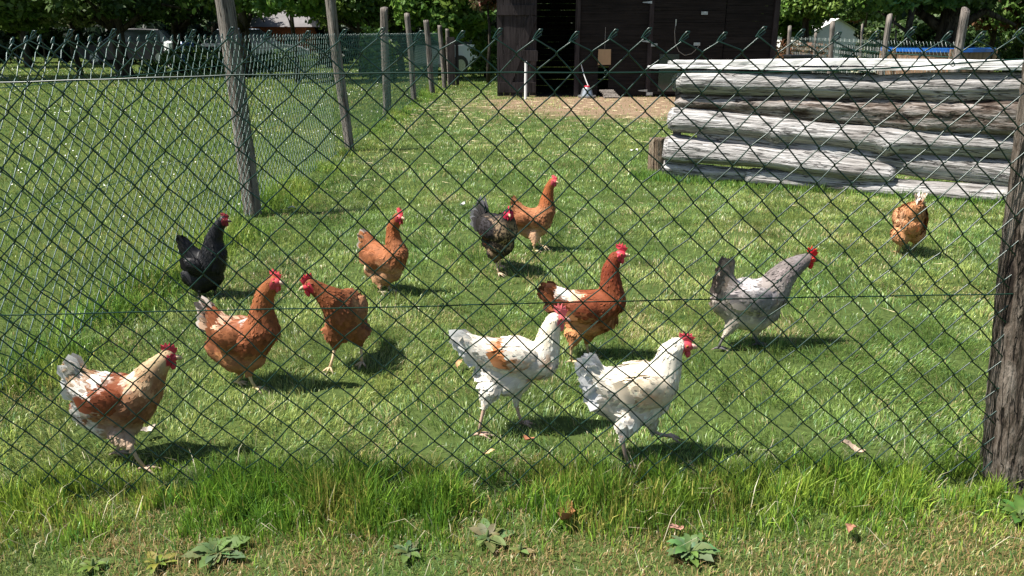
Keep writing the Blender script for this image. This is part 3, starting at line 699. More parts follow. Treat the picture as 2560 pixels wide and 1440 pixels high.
            wf = Feathers(); cover(wf, WV, WT, WN_, 14000, lambda X: np.tile(back, (len(X), 1)), wlen, wcolor, lambda X: (X[:, 1] - cen[1]) * sd < -.012, rs, tipf, wr=.42, lift=.16)
            # flight feathers folded at the rear
            nfl = 7; t = np.linspace(0, 1, nfl); upv = np.array(Rm @ Vector((0, 0, 1)))
            B = cen + back * (la * .35) + upv * ((.15 - .75 * t) * hb)[:, None] + np.array([0, sd * .006, 0]); B[:, 1] += sd * .002 * np.arange(nfl)
            D = unit(np.tile(back, (nfl, 1)) + upv * (.22 * (t - .3))[:, None] + np.array([0, -sd * .10, 0]))
            wf.add(B, D, np.tile(upv, (nfl, 1)), np.full(nfl, la * .85) * (1 - .3 * t), np.full(nfl, hb * .5), np.full(nfl, .0), wcolor(B) * .7, wcolor(B) * .85)
            a_, c_, f4, f3 = wf.arrays(); np_mesh('wing', np.concatenate([WV, a_]), [WT, f4 + len(WV), f3 + len(WV)], np.concatenate([wcolor(WV), c_]), M[matn], e, smooth=True)
            bpy.data.meshes.remove(wm)
    # tail
    tf = Feathers(); tb, tbr = L_(tail['base']); tips = [L_(x)[0] for x in tail['tips']]; n = tail.get('n', 8); tc = np.array(tail['col'])
    for sd in (-1, 1):
        t = np.linspace(0, 1, n); seg = t * (len(tips) - 1); i = np.minimum(seg.astype(int), len(tips) - 2) if len(tips) > 1 else np.zeros(n, int)
        A = np.array([tuple(x) for x in tips]); tip = A[i] + (A[np.minimum(i + 1, len(tips) - 1)] - A[i]) * (seg - i)[:, None]
        B = np.tile(np.array(tb), (n, 1)); B[:, 1] += sd * .010 * (1 + t); B += (tip - B) * .0
        B[:, 2] -= t * tbr * .5
        tip = tip.copy(); tip[:, 1] += sd * (tail.get('splay', .018) * (.25 + t)); tip += rs.normal(0, .004, tip.shape)
        vv = tip - B; Ln = np.linalg.norm(vv, axis=1); D = vv / Ln[:, None]; W = unit(np.cross(D, np.tile([0, sd * 1.0, 0], (n, 1)) + rs.normal(0, .18, (n, 3))))
        for q in range(2):
            lq = Ln * (1 - .22 * q) * rs.uniform(.84, 1.06, n); cc = np.tile(tc, (n, 1)) * rs.uniform(.75, 1.1, n)[:, None]; tp = np.tile(np.array(tail.get('tip', tail['col'])), (n, 1)) * rs.uniform(.8, 1.1, n)[:, None]
            if q: tp = cc * 1.05
            tf.add(B + np.array([0, sd * .005 * q, 0]), D, W, lq, np.full(n, tail.get('w', .036)) * (1 - .1 * q), np.full(n, tail.get('curl', .03)) * sd, cc, tp)
    for sd in (-1, 1):
        m_ = 26; t = rs.random(m_); A = np.array([tuple(x) for x in tips]); seg = t * (len(tips) - 1); i = np.minimum(seg.astype(int), max(0, len(tips) - 2))
        tip = A[i] + (A[np.minimum(i + 1, len(tips) - 1)] - A[i]) * (seg - i)[:, None]; base_ = np.tile(np.array(tb), (m_, 1)); vv = tip - base_; Ln = np.linalg.norm(vv, axis=1)
        B = base_ + vv * rs.uniform(.05, .62, m_)[:, None]; B[:, 1] += sd * rs.uniform(.006, .020, m_); D = unit(vv / Ln[:, None] + rs.normal(0, .16, (m_, 3)) + np.array([0, sd * .12, -.05]))
        W = unit(np.cross(D, np.tile([0, sd * 1.0, 0], (m_, 1)) + rs.normal(0, .3, (m_, 3)))); f_ = rs.random(m_)[:, None]
        cc = (np.array(tail['col']) * (1 - f_) + np.array(tail.get('tip', tail['col'])) * f_) * rs.uniform(.7, 1.1, m_)[:, None]
        tf.add(B, D, W, Ln * rs.uniform(.30, .48, m_), rs.uniform(.012, .024, m_), rs.uniform(-.05, .3, m_) * sd, cc * .85, cc)
    a_, c_, f4, f3 = tf.arrays(); np_mesh('tail', a_, [f4, f3], c_, M[matn], e, smooth=True)
    # head furniture, in the head's own frame
    def HT(mb):
        mb.v = [tuple(HM @ Vector(v) + hc) for v in mb.v]
    fc = np.array(face); h = hr
    m = MB(); cs = comb_s * h; tk = .0035; prof = [(.75, .35), (.95, .75), (1.05, 1.2), (.80, 1.05), (.62, 1.62), (.42, 1.25), (.16, 1.88), (-.04, 1.42), (-.36, 1.85), (-.46, 1.35), (-.85, 1.55), (-.80, 1.0), (-.35, .72), (.2, .62)]
    pts = [(x * h, z * h if z < .8 else (.8 + (z - .8) * comb_s) * h) for x, z in prof]
    nP = len(pts); cx = sum(p[0] for p in pts) / nP; cz = sum(p[1] for p in pts) / nP
    vs = [(x, tk * .35 * s_ + .002 * math.sin(i * 1.9), z) for s_ in (-1, 1) for i, (x, z) in enumerate(pts)] + [(cx, -tk, cz), (cx, tk, cz)]
    fs = [(i, (i + 1) % nP, 2 * nP) for i in range(nP)] + [(nP + (i + 1) % nP, nP + i, 2 * nP + 1) for i in range(nP)] + [(i, nP + i, nP + (i + 1) % nP, (i + 1) % nP) for i in range(nP)]
    m.add(vs, fs, tuple(fc * 1.25)); HT(m); m.build('comb', M['skin'], e)
    m = MB()
    for sd in (1, -1): m.ell((.62 * h, sd * .28 * h, -.95 * h * (.6 + .4 * comb_s)), (.30 * h, .13 * h, .52 * h * (.5 + .5 * comb_s)), nu=10, nv=8, col=tuple(fc * 1.1))
    HT(m); m.build('wattle', M['skin'], e, smooth=True)
    m = MB(); m.ell((.15 * h, 0, -.08 * h), (.92 * h, .74 * h, .68 * h), nu=14, nv=10, col=tuple(fc))
    for sd in (1, -1): m.ell((-.28 * h, sd * .72 * h, -.35 * h), (.20 * h, .12 * h, .30 * h), nu=8, nv=6, col=tuple(np.clip(fc * 1.2 + .03, 0, 1)))
    HT(m); m.build('face', M['skin'], e, smooth=True)
    m = MB(); m.tube([(.85 * h, 0, .02 * h), (1.15 * h, 0, .06 * h), (1.45 * h, 0, -.03 * h), (1.68 * h, 0, -.20 * h)], [.34 * h, .27 * h, .15 * h, .03 * h], 8, col=beakc)
    m.tube([(.85 * h, 0, -.18 * h), (1.2 * h, 0, -.17 * h), (1.48 * h, 0, -.20 * h)], [.24 * h, .16 * h, .05 * h], 8, col=tuple(np.array(beakc) * .85))
    HT(m); m.build('beak', M['skin'], e, smooth=True)
    for sd in (1, -1):
        m = MB(); m.ell((.22 * h, sd * .68 * h, .14 * h), (.19 * h, .12 * h, .19 * h), nu=10, nv=8, col=(.42, .13, .03)); m.ell((.22 * h, sd * .77 * h, .14 * h), (.10 * h, .07 * h, .10 * h), nu=8, nv=6, col=(.01, .008, .008))
        HT(m); m.build('eye', M['skin'], e, smooth=True)
    return e

BRN = (.25, .078, .028); DKB = (.20, .052, .018); TAN = (.50, .22, .085); CRM = (.62, .42, .25); WHT = (.74, .69, .62); GRY = (.30, .275, .265)
RF = (.50, .045, .06)
hen('white and russet hen with cream neck and white tail, lowest of those on the left', 4, (318, 1150),
    [[(188, 935, 22), (222, 972, 46), (275, 998, 66), (322, 1005, 66), (356, 975, 50), (380, 935, 36), (398, 912, 26), (418, 893, 21)], [(225, 1030, 40), (270, 1055, 44), (310, 1050, 48)]],
    [dict(foot=(362, 1172), hock=(328, 1118), hip=(318, 1085, 30)), dict(foot=(292, 1135), hock=(300, 1110), hip=(292, 1080, 30))],
    dict(c=(420, 893, 21)), dict(c=(280, 985), a=62, b=36, ang=10), dict(base=(200, 945, 24), tips=[(178, 886), (162, 900), (156, 940), (168, 990)], col=(.66, .62, .56), tip=(.72, .70, .66), n=8, w=.045),
    dict(body=(.34, .16, .08), neck=(.46, .33, .19), belly=(.46, .33, .23), wing=(.24, .07, .028)),
    [((225, 960, 38), WHT), ((262, 945, 26), WHT), ((345, 940, 26), WHT), ((215, 1030, 50), WHT), ((250, 1065, 40), WHT), ((365, 945, 34), CRM), ((360, 1010, 42), (.24, .10, .045)), ((300, 965, 30), DKB), ((200, 990, 34), WHT), ((190, 950, 26), CRM), ((250, 1020, 30), WHT)],
    seed=1, comb_s=1.05, leg_col=(.50, .36, .26), face=(.38, .03, .05), headyaw=12)
hen('glossy black hen with an upright neck, the only all black bird', -3, (520, 742),
    [[(462, 612, 16), (480, 640, 24), (505, 665, 36), (528, 660, 36), (535, 632, 32), (534, 600, 22), (545, 570, 16), (558, 550, 12)], [(478, 692, 24), (505, 700, 34), (530, 690, 30)]],
    [dict(foot=(500, 745), hock=(499, 728), hip=(497, 712, 18)), dict(foot=(541, 738), hock=(538, 722), hip=(532, 706, 16))],
    dict(c=(560, 550, 12)), dict(c=(500, 660), a=36, b=22, ang=22), dict(base=(468, 622, 16), tips=[(444, 584), (450, 592), (452, 612), (456, 640)], col=(.012, .012, .014), n=8, w=.04),
    dict(body=(.006, .006, .007), wing=(.009, .008, .009)), seed=2, matn='black_feather', comb_s=.8, leg_col=(.06, .055, .05), face=(.20, .02, .03), beakc=(.12, .1, .08))
hen('chestnut hen with whitish tail and white patch on its back, just below the black hen', -14, (616, 968),
    [[(535, 792, 22), (555, 820, 34), (590, 845, 46), (630, 848, 52), (658, 822, 42), (655, 778, 30), (662, 738, 24), (682, 706, 19)], [(552, 872, 34), (590, 895, 38), (630, 890, 36)]],
    [dict(foot=(640, 972), hock=(624, 940), hip=(622, 912, 24)), dict(foot=(594, 958), hock=(602, 938), hip=(592, 915, 22))],
    dict(c=(686, 703, 18)), dict(c=(590, 832), a=54, b=32, ang=16), dict(base=(538, 802, 24), tips=[(505, 740), (494, 752), (494, 778), (503, 812)], col=(.46, .30, .2), tip=(.58, .5, .44), n=8, w=.04),
    dict(body=BRN, neck=(.29, .095, .032), belly=(.36, .165, .08), wing=(.25, .088, .034)),
    [((606, 790, 17), (.66, .6, .54)), ((572, 800, 12), (.5, .33, .22)), ((585, 885, 28), TAN), ((525, 800, 24), (.52, .3, .19)), ((640, 705, 14), (.5, .25, .09))], seed=3, comb_s=1.0, leg_col=(.62, .48, .27), face=(.55, .07, .08), beakc=(.55, .38, .3))
# facing the camera, head turned to its right: measured in its own frame
z4 = P(872, 915)
hen('chestnut hen walking straight towards the fence with its red head turned aside', -93, (872, 915),
    [[(-.12, 0, .225, .042), (-.06, .0, .238, .072), (.02, .005, .245, .088), (.07, .0, .27, .080), (.10, -.02, .315, .058), (.115, -.048, .352, .040), (.125, -.070, .378, .030), (.13, -.088, .392, .028)], [(-.02, .0, .205, .080), (.04, .0, .205, .078)]],
    [dict(foot_l=(.055, -.062, .012), hock=(.02, -.046, .085), hip=(.01, -.038, .155, .042)), dict(foot_l=(-.005, .054, .012), hock=(-.02, .050, .085), hip=(-.01, .040, .155, .042))],
    dict(c=(.135, -.090, .392, .026)), dict(c=(-.015, .060, .240), a=.088, b=.05, ang=14), dict(base=(-.13, 0, .235, .03), tips=[(-.20, 0, .26), (-.22, 0, .24), (-.22, 0, .21)], col=BRN, n=7, w=.04),
    dict(body=(.235, .082, .032), neck=(.20, .060, .020), belly=(.25, .10, .042), wing=(.30, .135, .065)), [((.06, .05, .29, .05), (.44, .22, .10), .7)], local=True, seed=4, thick=.74, comb_s=1.15, leg_col=(.66, .48, .30), face=(.55, .035, .06), headyaw=-58, headpitch=-14)
hen('chestnut hen in the middle of the run looking right, grey tipped tail', -32, (962, 730),
    [[(922, 600, 14), (930, 622, 22), (955, 645, 33), (980, 652, 36), (994, 632, 27), (983, 600, 21), (982, 570, 16), (994, 545, 13)], [(934, 674, 25), (958, 688, 27), (982, 680, 24)]],
    [dict(foot=(953, 731), hock=(951, 716), hip=(950, 702, 14)), dict(foot=(976, 727), hock=(971, 712), hip=(970, 698, 13))],
    dict(c=(998, 542, 12.5)), dict(c=(945, 645), a=38, b=24, ang=18), dict(base=(920, 606, 15), tips=[(902, 568), (899, 578), (900, 600), (903, 622)], col=(.44, .18, .07), tip=(.42, .36, .3), n=7, w=.036),
    dict(body=(.32, .115, .045), neck=(.29, .085, .026), belly=(.42, .22, .115), wing=(.30, .105, .04)), [((928, 665, 22), (.62, .45, .3)), ((945, 690, 18), (.58, .33, .17))], seed=5, comb_s=1.15, leg_col=(.42, .36, .26), headyaw=-8)
# rooster-like dark bird, facing the camera a little to its left
hen('dark bird with black neck, gold laced breast and fanned grey black tail', -58, (1246, 684),
    [[(-.135, 0, .285, .038), (-.07, 0, .265, .07), (.0, 0, .25, .090), (.06, 0, .265, .082), (.09, 0, .312, .055), (.105, -.004, .345, .040), (.125, -.010, .372, .030)], [(-.03, 0, .19, .078), (.03, 0, .185, .075)]],
    [dict(foot_l=(.04, -.022, .012), hock=(.01, -.02, .075), hip=(.0, -.025, .13, .036)), dict(foot_l=(-.03, .03, .03), hock=(-.03, .03, .08), hip=(-.02, .035, .13, .036))],
    dict(c=(.132, -.012, .374, .025)), dict(c=(-.02, .080, .275), a=.10, b=.06, ang=14), dict(base=(-.13, 0, .28, .03), tips=[(-.155, .0, .43), (-.20, .0, .40), (-.235, .0, .35), (-.25, 0, .30), (-.235, 0, .25)], col=(.05, .045, .045), tip=(.16, .16, .17), n=11, w=.04, curl=.12, splay=.03),
    dict(body=(.34, .235, .14), neck=(.012, .012, .016), belly=(.17, .11, .065), wing=(.035, .03, .033)), [((-.10, 0, .29, .08), (.06, .045, .035)), ((.06, .05, .20, .05), (.26, .17, .095)), ((-.02, -.08, .2, .04), (.22, .06, .02))], local=True, seed=6, lace=(.015, .012, .01), comb_s=.85, leg_col=(.6, .45, .3), face=(.50, .02, .06), headyaw=-22, cat='chicken')
hen('rearmost chestnut hen stepping right beside the dark laced bird', -14, (1340, 626),
    [[(1292, 518, 13), (1302, 535, 21), (1325, 548, 28), (1352, 548, 30), (1366, 525, 23), (1368, 495, 16), (1373, 470, 12), (1381, 455, 10)], [(1304, 566, 19), (1325, 576, 22), (1350, 568, 22)]],
    [dict(foot=(1337, 628), hock=(1336, 610), hip=(1335, 592, 13)), dict(foot=(1356, 616), hock=(1343, 602), hip=(1342, 590, 13), z=.035, toe=-18)],
    dict(c=(1384, 453, 9.5)), dict(c=(1312, 545), a=32, b=19, ang=12), dict(base=(1295, 520, 13), tips=[(1280, 486), (1277, 494), (1279, 512), (1284, 530)], col=(.48, .2, .08), tip=(.30, .13, .06), n=7, w=.034),
    dict(body=(.35, .14, .06), neck=(.33, .095, .028), belly=(.46, .26, .14), wing=(.34, .13, .055)), [((1340, 580, 18), (.6, .36, .22))], seed=7, comb_s=.85, leg_col=(.72, .55, .33), face=(.5, .07, .09), headyaw=-22)
hen('tall dark red hen with cream rump and dark brown tail behind the white hens', -4, (1450, 896),
    [[(1400, 742, 24), (1425, 758, 34), (1460, 768, 44), (1500, 768, 46), (1530, 752, 36), (1527, 715, 29), (1526, 675, 22), (1538, 645, 17)], [(1448, 800, 36), (1478, 806, 38), (1512, 795, 34)]],
    [dict(foot=(1430, 905), hock=(1429, 866), hip=(1436, 838, 26)), dict(foot=(1474, 888), hock=(1466, 858), hip=(1472, 838, 24))],
    dict(c=(1549, 635, 16)), dict(c=(1468, 768), a=62, b=32, ang=7), dict(base=(1402, 745, 28), tips=[(1362, 702), (1343, 708), (1338, 724), (1352, 752), (1368, 780)], col=(.34, .11, .04), tip=(.13, .05, .025), n=10, w=.042),
    dict(body=(.24, .062, .022), neck=(.20, .038, .014), belly=(.38, .16, .065), wing=(.21, .052, .02)), [((1418, 735, 16), (.74, .7, .62)), ((1445, 732, 16), (.68, .5, .33)), ((1455, 815, 38), (.50, .23, .09)), ((1530, 790, 26), (.42, .17, .06))], seed=8, comb_s=1.0, leg_col=(.62, .46, .27), face=(.55, .045, .07))
hen('white hen with a ginger patch on its wing and smooth pointed tail', 2, (1255, 1078),
    [[(1170, 856, 22), (1195, 870, 30), (1232, 884, 40), (1275, 894, 48), (1320, 902, 50), (1356, 905, 42), (1366, 868, 34), (1374, 830, 27), (1386, 802, 22)], [(1228, 940, 36), (1268, 955, 36), (1300, 940, 36)]],
    [dict(foot=(1198, 1088), hock=(1211, 1018), hip=(1228, 970, 32)), dict(foot=(1306, 1060), hock=(1291, 1010), hip=(1288, 962, 28))],
    dict(c=(1396, 796, 19.5)), dict(c=(1290, 884), a=66, b=34, ang=10), dict(base=(1185, 866, 28), tips=[(1140, 822), (1122, 826), (1124, 848), (1150, 885), (1180, 915)], col=(.70, .68, .64), tip=(.74, .73, .70), n=9, w=.048, splay=.014),
    dict(body=(.76, .70, .61), neck=(.74, .66, .51), belly=(.76, .70, .62), wing=(.75, .68, .58)), [((1258, 868, 20), (.45, .17, .055)), ((1290, 900, 28), (.50, .24, .10)), ((1268, 890, 22), (.45, .19, .07)), ((1362, 890, 22), (.55, .32, .17), .7), ((1345, 938, 20), (.5, .28, .14), .7)], seed=9, comb_s=1.25, leg_col=(.56, .38, .29), face=(.55, .12, .13), beakc=(.6, .36, .3))
hen('white hen with faint buff wing and loose ragged tail, closer of the two white hens', 0, (1592, 1150),
    [[(1488, 936, 28), (1515, 958, 40), (1555, 968, 54), (1605, 970, 62), (1648, 955, 50), (1668, 915, 38), (1676, 882, 30), (1692, 866, 24)], [(1518, 998, 42), (1560, 1020, 46), (1605, 1024, 42), (1640, 998, 38)]],
    [dict(foot=(1572, 1168), hock=(1556, 1096), hip=(1566, 1050, 32)), dict(foot=(1668, 1092), hock=(1634, 1078), hip=(1622, 1050, 30), z=.05, toe=0)],
    dict(c=(1710, 863, 21.5)), dict(c=(1610, 960), a=74, b=44, ang=12), dict(base=(1500, 940, 34), tips=[(1476, 884), (1452, 888), (1436, 915), (1446, 945), (1455, 980), (1470, 1005)], col=(.62, .61, .60), tip=(.70, .70, .70), n=14, w=.040, splay=.035, curl=.12),
    dict(body=(.76, .69, .58), neck=(.76, .70, .59), belly=(.74, .67, .58), wing=(.72, .62, .48)), [((1625, 968, 26), (.60, .38, .20), .7), ((1600, 935, 22), (.66, .54, .36), .6), ((1510, 980, 26), (.56, .44, .36), .5)], seed=10, comb_s=.9, leg_col=(.50, .36, .28), face=(.48, .06, .08), fluff=1.15, beakc=(.6, .36, .3))
hen('lavender grey hen leaning forward with a bright red comb, at the right', 4, (1848, 868),
    [[(1815, 702, 24), (1822, 728, 34), (1850, 745, 44), (1890, 748, 50), (1928, 732, 44), (1948, 700, 36), (1972, 675, 29), (1998, 658, 22), (2018, 648, 16)], [(1812, 760, 32), (1850, 785, 38), (1890, 790, 40), (1915, 775, 36)]],
    [dict(foot=(1796, 872), hock=(1812, 838), hip=(1830, 808, 24)), dict(foot=(1896, 862), hock=(1888, 838), hip=(1885, 818, 26))],
    dict(c=(2024, 646, 15.5)), dict(c=(1872, 738), a=62, b=34, ang=6), dict(base=(1815, 712, 28), tips=[(1822, 640), (1808, 642), (1795, 672), (1782, 705), (1778, 745)], col=(.27, .23, .20), tip=(.17, .14, .12), n=12, w=.042, splay=.028, curl=.1),
    dict(body=(.30, .262, .24), neck=(.165, .14, .13), belly=(.46, .40, .32), wing=(.28, .25, .245)), [((1990, 655, 26), (.21, .18, .18)), ((1875, 705, 26), (.50, .47, .46)), ((1900, 740, 30), (.26, .235, .25)), ((1830, 760, 34), (.46, .40, .34)), ((1870, 800, 44), (.52, .46, .36)), ((1800, 710, 26), (.24, .19, .15)), ((1960, 680, 24), (.24, .20, .19))], seed=11, comb_s=1.25, leg_col=(.13, .12, .12), face=(.55, .012, .02), beakc=(.05, .045, .04), headpitch=-14)
# pecking bird seen from behind
hen('ginger hen pecking with its back turned, white tipped tail up, near the log wall', 76, (2262, 636),
    [[(-.10, 0, .31, .045), (-.06, 0, .265, .075), (.0, 0, .225, .095), (.06, 0, .185, .085), (.12, 0, .14, .055), (.16, -.01, .09, .036), (.185, -.015, .05, .026)], [(-.05, 0, .20, .08), (.02, 0, .16, .07)]],
    [dict(foot_l=(-.02, .045, .012), hock=(-.06, .045, .075), hip=(-.03, .045, .13, .055)), dict(foot_l=(.05, -.045, .012), hock=(.01, -.045, .075), hip=(.02, -.045, .13, .05))],
    dict(c=(.19, -.015, .045, .022)), dict(c=(.02, .074, .225), a=.08, b=.05, ang=-18), dict(base=(-.10, 0, .31, .03), tips=[(-.10, 0, .41), (-.125, 0, .405), (-.145, 0, .38)], col=(.55, .30, .15), tip=(.76, .70, .62), n=7, w=.036, splay=.012),
    dict(body=(.58, .30, .15), neck=(.50, .24, .11), belly=(.50, .24, .11), wing=(.58, .30, .15)), [((-.05, .08, .24, .04), (.60, .38, .24), .5)], local=True, seed=12, comb_s=.8, headpitch=-60)

# ------------------------------------------------------------------ the shed
SB = P(1240, 242); SY = SB.y
def sx(px, Y=SY): return at(px, 240, Y).x
def sz(py, Y=SY, px=1280): return at(px, py, Y).z
shed = empty('shed', (sx(1580), SY, 0), 0, 'black stained timber shed at the far end of the run with an open doorway', 'shed')
ox = shed.location.x
X0, X1, X2, X3 = sx(1243) - ox, sx(1342) - ox, sx(1440) - ox, sx(1920) - ox
ZT = 2.55; DEP = 3.2
def part(name, boxes, matl, parent=shed, j=0.002, col=None, off=None):
    m = MB()
    for b in boxes: m.box(*b, j=j)
    return m.build(name, matl, parent)
def boards(x0, x1, z0, z1, y, n, th=.018, gap=.004, holes=(), step=.0):
    """horizontal cladding laid edge to edge"""
    m = MB(); h = (z1 - z0) / n
    for i in range(n):
        a, b = z0 + i * h + gap / 2, z0 + (i + 1) * h - gap / 2; yy = y + rnd.uniform(-.004, .004)
        xs = [(x0, x1)]
        for (hx0, hx1, hz0, hz1) in holes:
            if a < hz1 and b > hz0: xs = [s for q in xs for s in (((q[0], hx0), (hx1, q[1])) if q[0] < hx0 and q[1] > hx1 else (q,))]
        for (p, q) in xs: m.box(p, q, yy - th / 2, yy + th / 2, a, b, j=.001)
    return m
ph0, ph1, pz0, pz1 = sx(1493) - ox, sx(1519) - ox, .08, sz(180)
boards(X2 + .05, sx(1612) - ox, .03, ZT, 0, 17, holes=((ph0, ph1, pz0, pz1),)).build('front_wall', M['shed'], shed)
boards(sx(1692) - ox + .9, X3 - .06, .03, ZT, 0, 17).build('front_wall', M['shed'], shed)
boards(X0 + .1, X3, .03, ZT, DEP, 17, gap=.005).build('rear_wall', M['shed'], shed)
h = ZT / 17
for x in (X1 - .02, X3):
    m = MB()
    for i in range(17): m.box(x - .009, x + .009, .012, DEP - .012, .03 + i * h + .002, .03 + (i + 1) * h - .002, j=.001)
    m.build('side_wall', M['shed'], shed)
part('corner_post', [(X2 - .05, X2 + .045, -.05, .05, -.02, ZT)], M['shed_v'])
part('corner_post', [(X3 - .055, X3 + .05, -.055, .05, -.02, ZT)], M['shed_v'])
part('corner_post', [(sx(1612) - ox + .002, sx(1612) - ox + .09, -.045, .05, -.02, ZT)], M['shed_v'])
m = MB(); m.box(X0 - .1, X3 + .25, -.35, DEP + .25, ZT + .02, ZT + .09); 
for i in range(12): m.box(X0 - .1 + i * .53, X0 - .05 + i * .53, -.352, DEP + .252, ZT + .092, ZT + .13)
m.build('roof', M['shed_v'], shed)
part('floor_boards', [(X1, X3 - .02, .03, DEP - .03, -.03, .03)], M['shed'])
# the door leaf folded back against the left, ledged and braced
dr = MB(); w = (X1 - X0 - .02) / 6
for i in range(6): dr.box(X0 + i * w + .003, X0 + (i + 1) * w - .003, -.055, -.030, .02 + rnd.uniform(-.01, .01), 2.30, j=.002)
door = dr.build('door', M['shed_v'], shed)
Z1, Z0 = sz(35), sz(222)
m = MB(); m.box(X0 + .01, X1 - .03, -.082, -.057, sz(38), sz(13), j=.003); m.build('ledge', M['shed_v'], door)
m = MB(); m.box(X0 + .01, X1 - .03, -.082, -.057, sz(231), sz(205), j=.003); m.build('ledge', M['shed_v'], door)
a = Vector((sx(1270) - ox, 0, sz(203))); b = Vector((X1 - .09, 0, sz(40))); d_ = (b - a).normalized(); nn_ = Vector((d_.z, 0, -d_.x)) * .085
m = MB(); m.add([v + Vector((0, y, 0)) for y in (-.083, -.058) for v in (a - nn_, a + nn_, b + nn_, b - nn_)], [(0, 1, 2, 3), (7, 6, 5, 4), (0, 4, 5, 1), (1, 5, 6, 2), (2, 6, 7, 3), (3, 7, 4, 0)]); m.build('brace', M['shed_v'], door)
m = MB(); m.box(sx(1306) - ox, X1 + .005, -.115, -.09, sz(152), sz(126), j=.003); m.build('cover_board', M['shed_v'], door)
# small door on the right with hinges and a dark window
dx0, dx1 = sx(1616) - ox + .05, sx(1692) - ox + .88
dr = boards(dx0, dx1, .05, 2.2, -.03, 9, gap=.006); d2 = dr.build('door', M['shed'], shed); d2['label'] = 'wide closed door of horizontal boards'
m = MB(); m.box(sx(1642) - ox, sx(1690) - ox, -.062, -.042, sz(228), sz(135)); m.build('window', M['glass'], d2)
for pz in (6, 103, 226):
    x = sx(1607) - ox; z = sz(pz)
    m = MB(); m.add([(x - .02, -.06, z - .025), (x - .02, -.06, z + .025), (x + .17, -.06, z + .006), (x + .17, -.06, z - .006), (x - .02, -.046, z - .025), (x - .02, -.046, z + .025), (x + .17, -.046, z + .006), (x + .17, -.046, z - .006)],
          [(0, 1, 2, 3), (7, 6, 5, 4), (0, 4, 5, 1), (1, 5, 6, 2), (2, 6, 7, 3), (3, 7, 4, 0)]); m.v = [(2 * x - v[0] + .06, v[1], v[2]) for v in m.v]; m.f = [tuple(reversed(f)) for f in m.f]; m.build('hinge', M['metal'], d2)
for (px, py) in ((1627, 112), (1731, 110), (1622, 234), (1744, 33)):
    x, z = sx(px) - ox, sz(py)
    m = MB(); m.box(x - .065, x + .065, -.075, -.050, z - .03, z + .03)
    for k in (-.04, 0, .04): m.ell((x + k, -.078, z), (.008, .006, .008), nu=6, nv=4)
    m.build('bolt_plate', M['metal'], d2)
# things at the shed
def item(name, px, py, label, cat, y=None):
    p = P(px, py) if y is None else Vector((sx(px, y), y, 0)); return empty(name, p, 0, label, cat)
e = empty('hatch_board', (sx(1507), SY - .045, sz(162)), 0, 'tan square board hanging on a string above the pop hole of the shed', 'board')
hw = (sx(1523) - sx(1492)) / 2; hh = sz(123) - sz(162)
m = MB(); m.box(-hw, hw, -.012, .006, 0, hh, j=.004); m.build('panel', M['tan'], e)
m = MB(); m.tube([(0, -.004, hh), (0, 0, hh + .1), (.0, .004, sz(68) - sz(162))], .004, 5); m.build('string', M['rope'], e)
e = empty('pop_hole_ramp', (sx(1518), SY - .28, 0), math.radians(0), 'small pale slatted ramp leading up to the pop hole of the shed', 'ramp')
m = MB(); Rm = Matrix.Translation((0, .0, .0)) @ Matrix.Rotation(math.radians(-24), 4, 'X')
for i in range(5): m.box(-.15 + .008 * i, .15 + .008 * i, -.02 + i * .075, .045 + i * .075, 0, .016, M=Matrix.Translation((.06 - .03 * i, -.1, .02)) @ Matrix.Rotation(math.radians(20), 4, 'X'), j=.003)
m.build('boards', M['post'], e)
m = MB()
for x in (-.1, .1): m.box(x - .02, x + .02, -.01, .36, -.02, -.003, M=Matrix.Translation((.0, -.1, .022)) @ Matrix.Rotation(math.radians(20), 4, 'X'))
m.build('bearer', M['post'], e)
e = item('drinker', 1467, 238, 'galvanised drinker with a red cap standing by the shed', 'drinker', SY - .25)
m = MB(); m.tube([(0, 0, .0), (0, 0, .02), (0, 0, .05)], [.17, .19, .19], 20); m.build('tray', M['metal'], e, smooth=False)
m = MB(); m.tube([(0, 0, .052), (0, 0, .18), (0, 0, .215)], [.135, .10, .06], 20); m.build('tank', M['metal'], e)
m = MB(); m.tube([(0, 0, .217), (0, 0, .245)], [.062, .05], 14); m.build('cap', M['red'], e)
e = empty('broom_stick', (sx(1467), SY - .17, .0), 0, 'thin pale crooked stick leaning behind the drinker against the shed', 'stick')
m = MB(); m.tube([(.03, -.03, .0), (.02, 0, .2), (-.08, .08, .45), (-.14, .14, .66)], [.012, .012, .010, .008], 7); m.build('stick', M['white'], e)
e = item('white_pole', 1314, 248, 'upright white painted pole standing in front of the open shed door', 'pole')
zt = at(1314, 156, e.location.y).z
m = MB(); m.tube([(0, 0, -.02), (.0, 0, zt * .5), (.002, 0, zt)], [.029, .028, .027], 12); m.build('shaft', M['white'], e)
m = MB(); m.tube([(0, 0, zt + .001), (0, 0, zt + .02)], [.031, .025], 12); m.build('end_cap', M['white'], e)
e = empty('hanging_cord', (sx(1676), SY - .09, sz(52)), 0, 'thin pale cord hanging in a loop on the right hand door of the shed', 'cord')
pts = [(1676, 52), (1674, 80), (1677, 108), (1687, 128), (1702, 138), (1718, 134), (1730, 122), (1737, 108)]
pp = [Vector((sx(x) - sx(1676), -.005 * i, sz(y) - sz(52))) for i, (x, y) in enumerate(pts)]
m = MB(); m.tube(pp, .0055, 5); m.build('cord', M['rope'], e, smooth=True)
m = MB(); m.tube([pp[0] + Vector((0, .0, .03)), pp[0] - Vector((0, 0, .10))], [.014, .008], 6); m.build('clip', M['metal'], e)

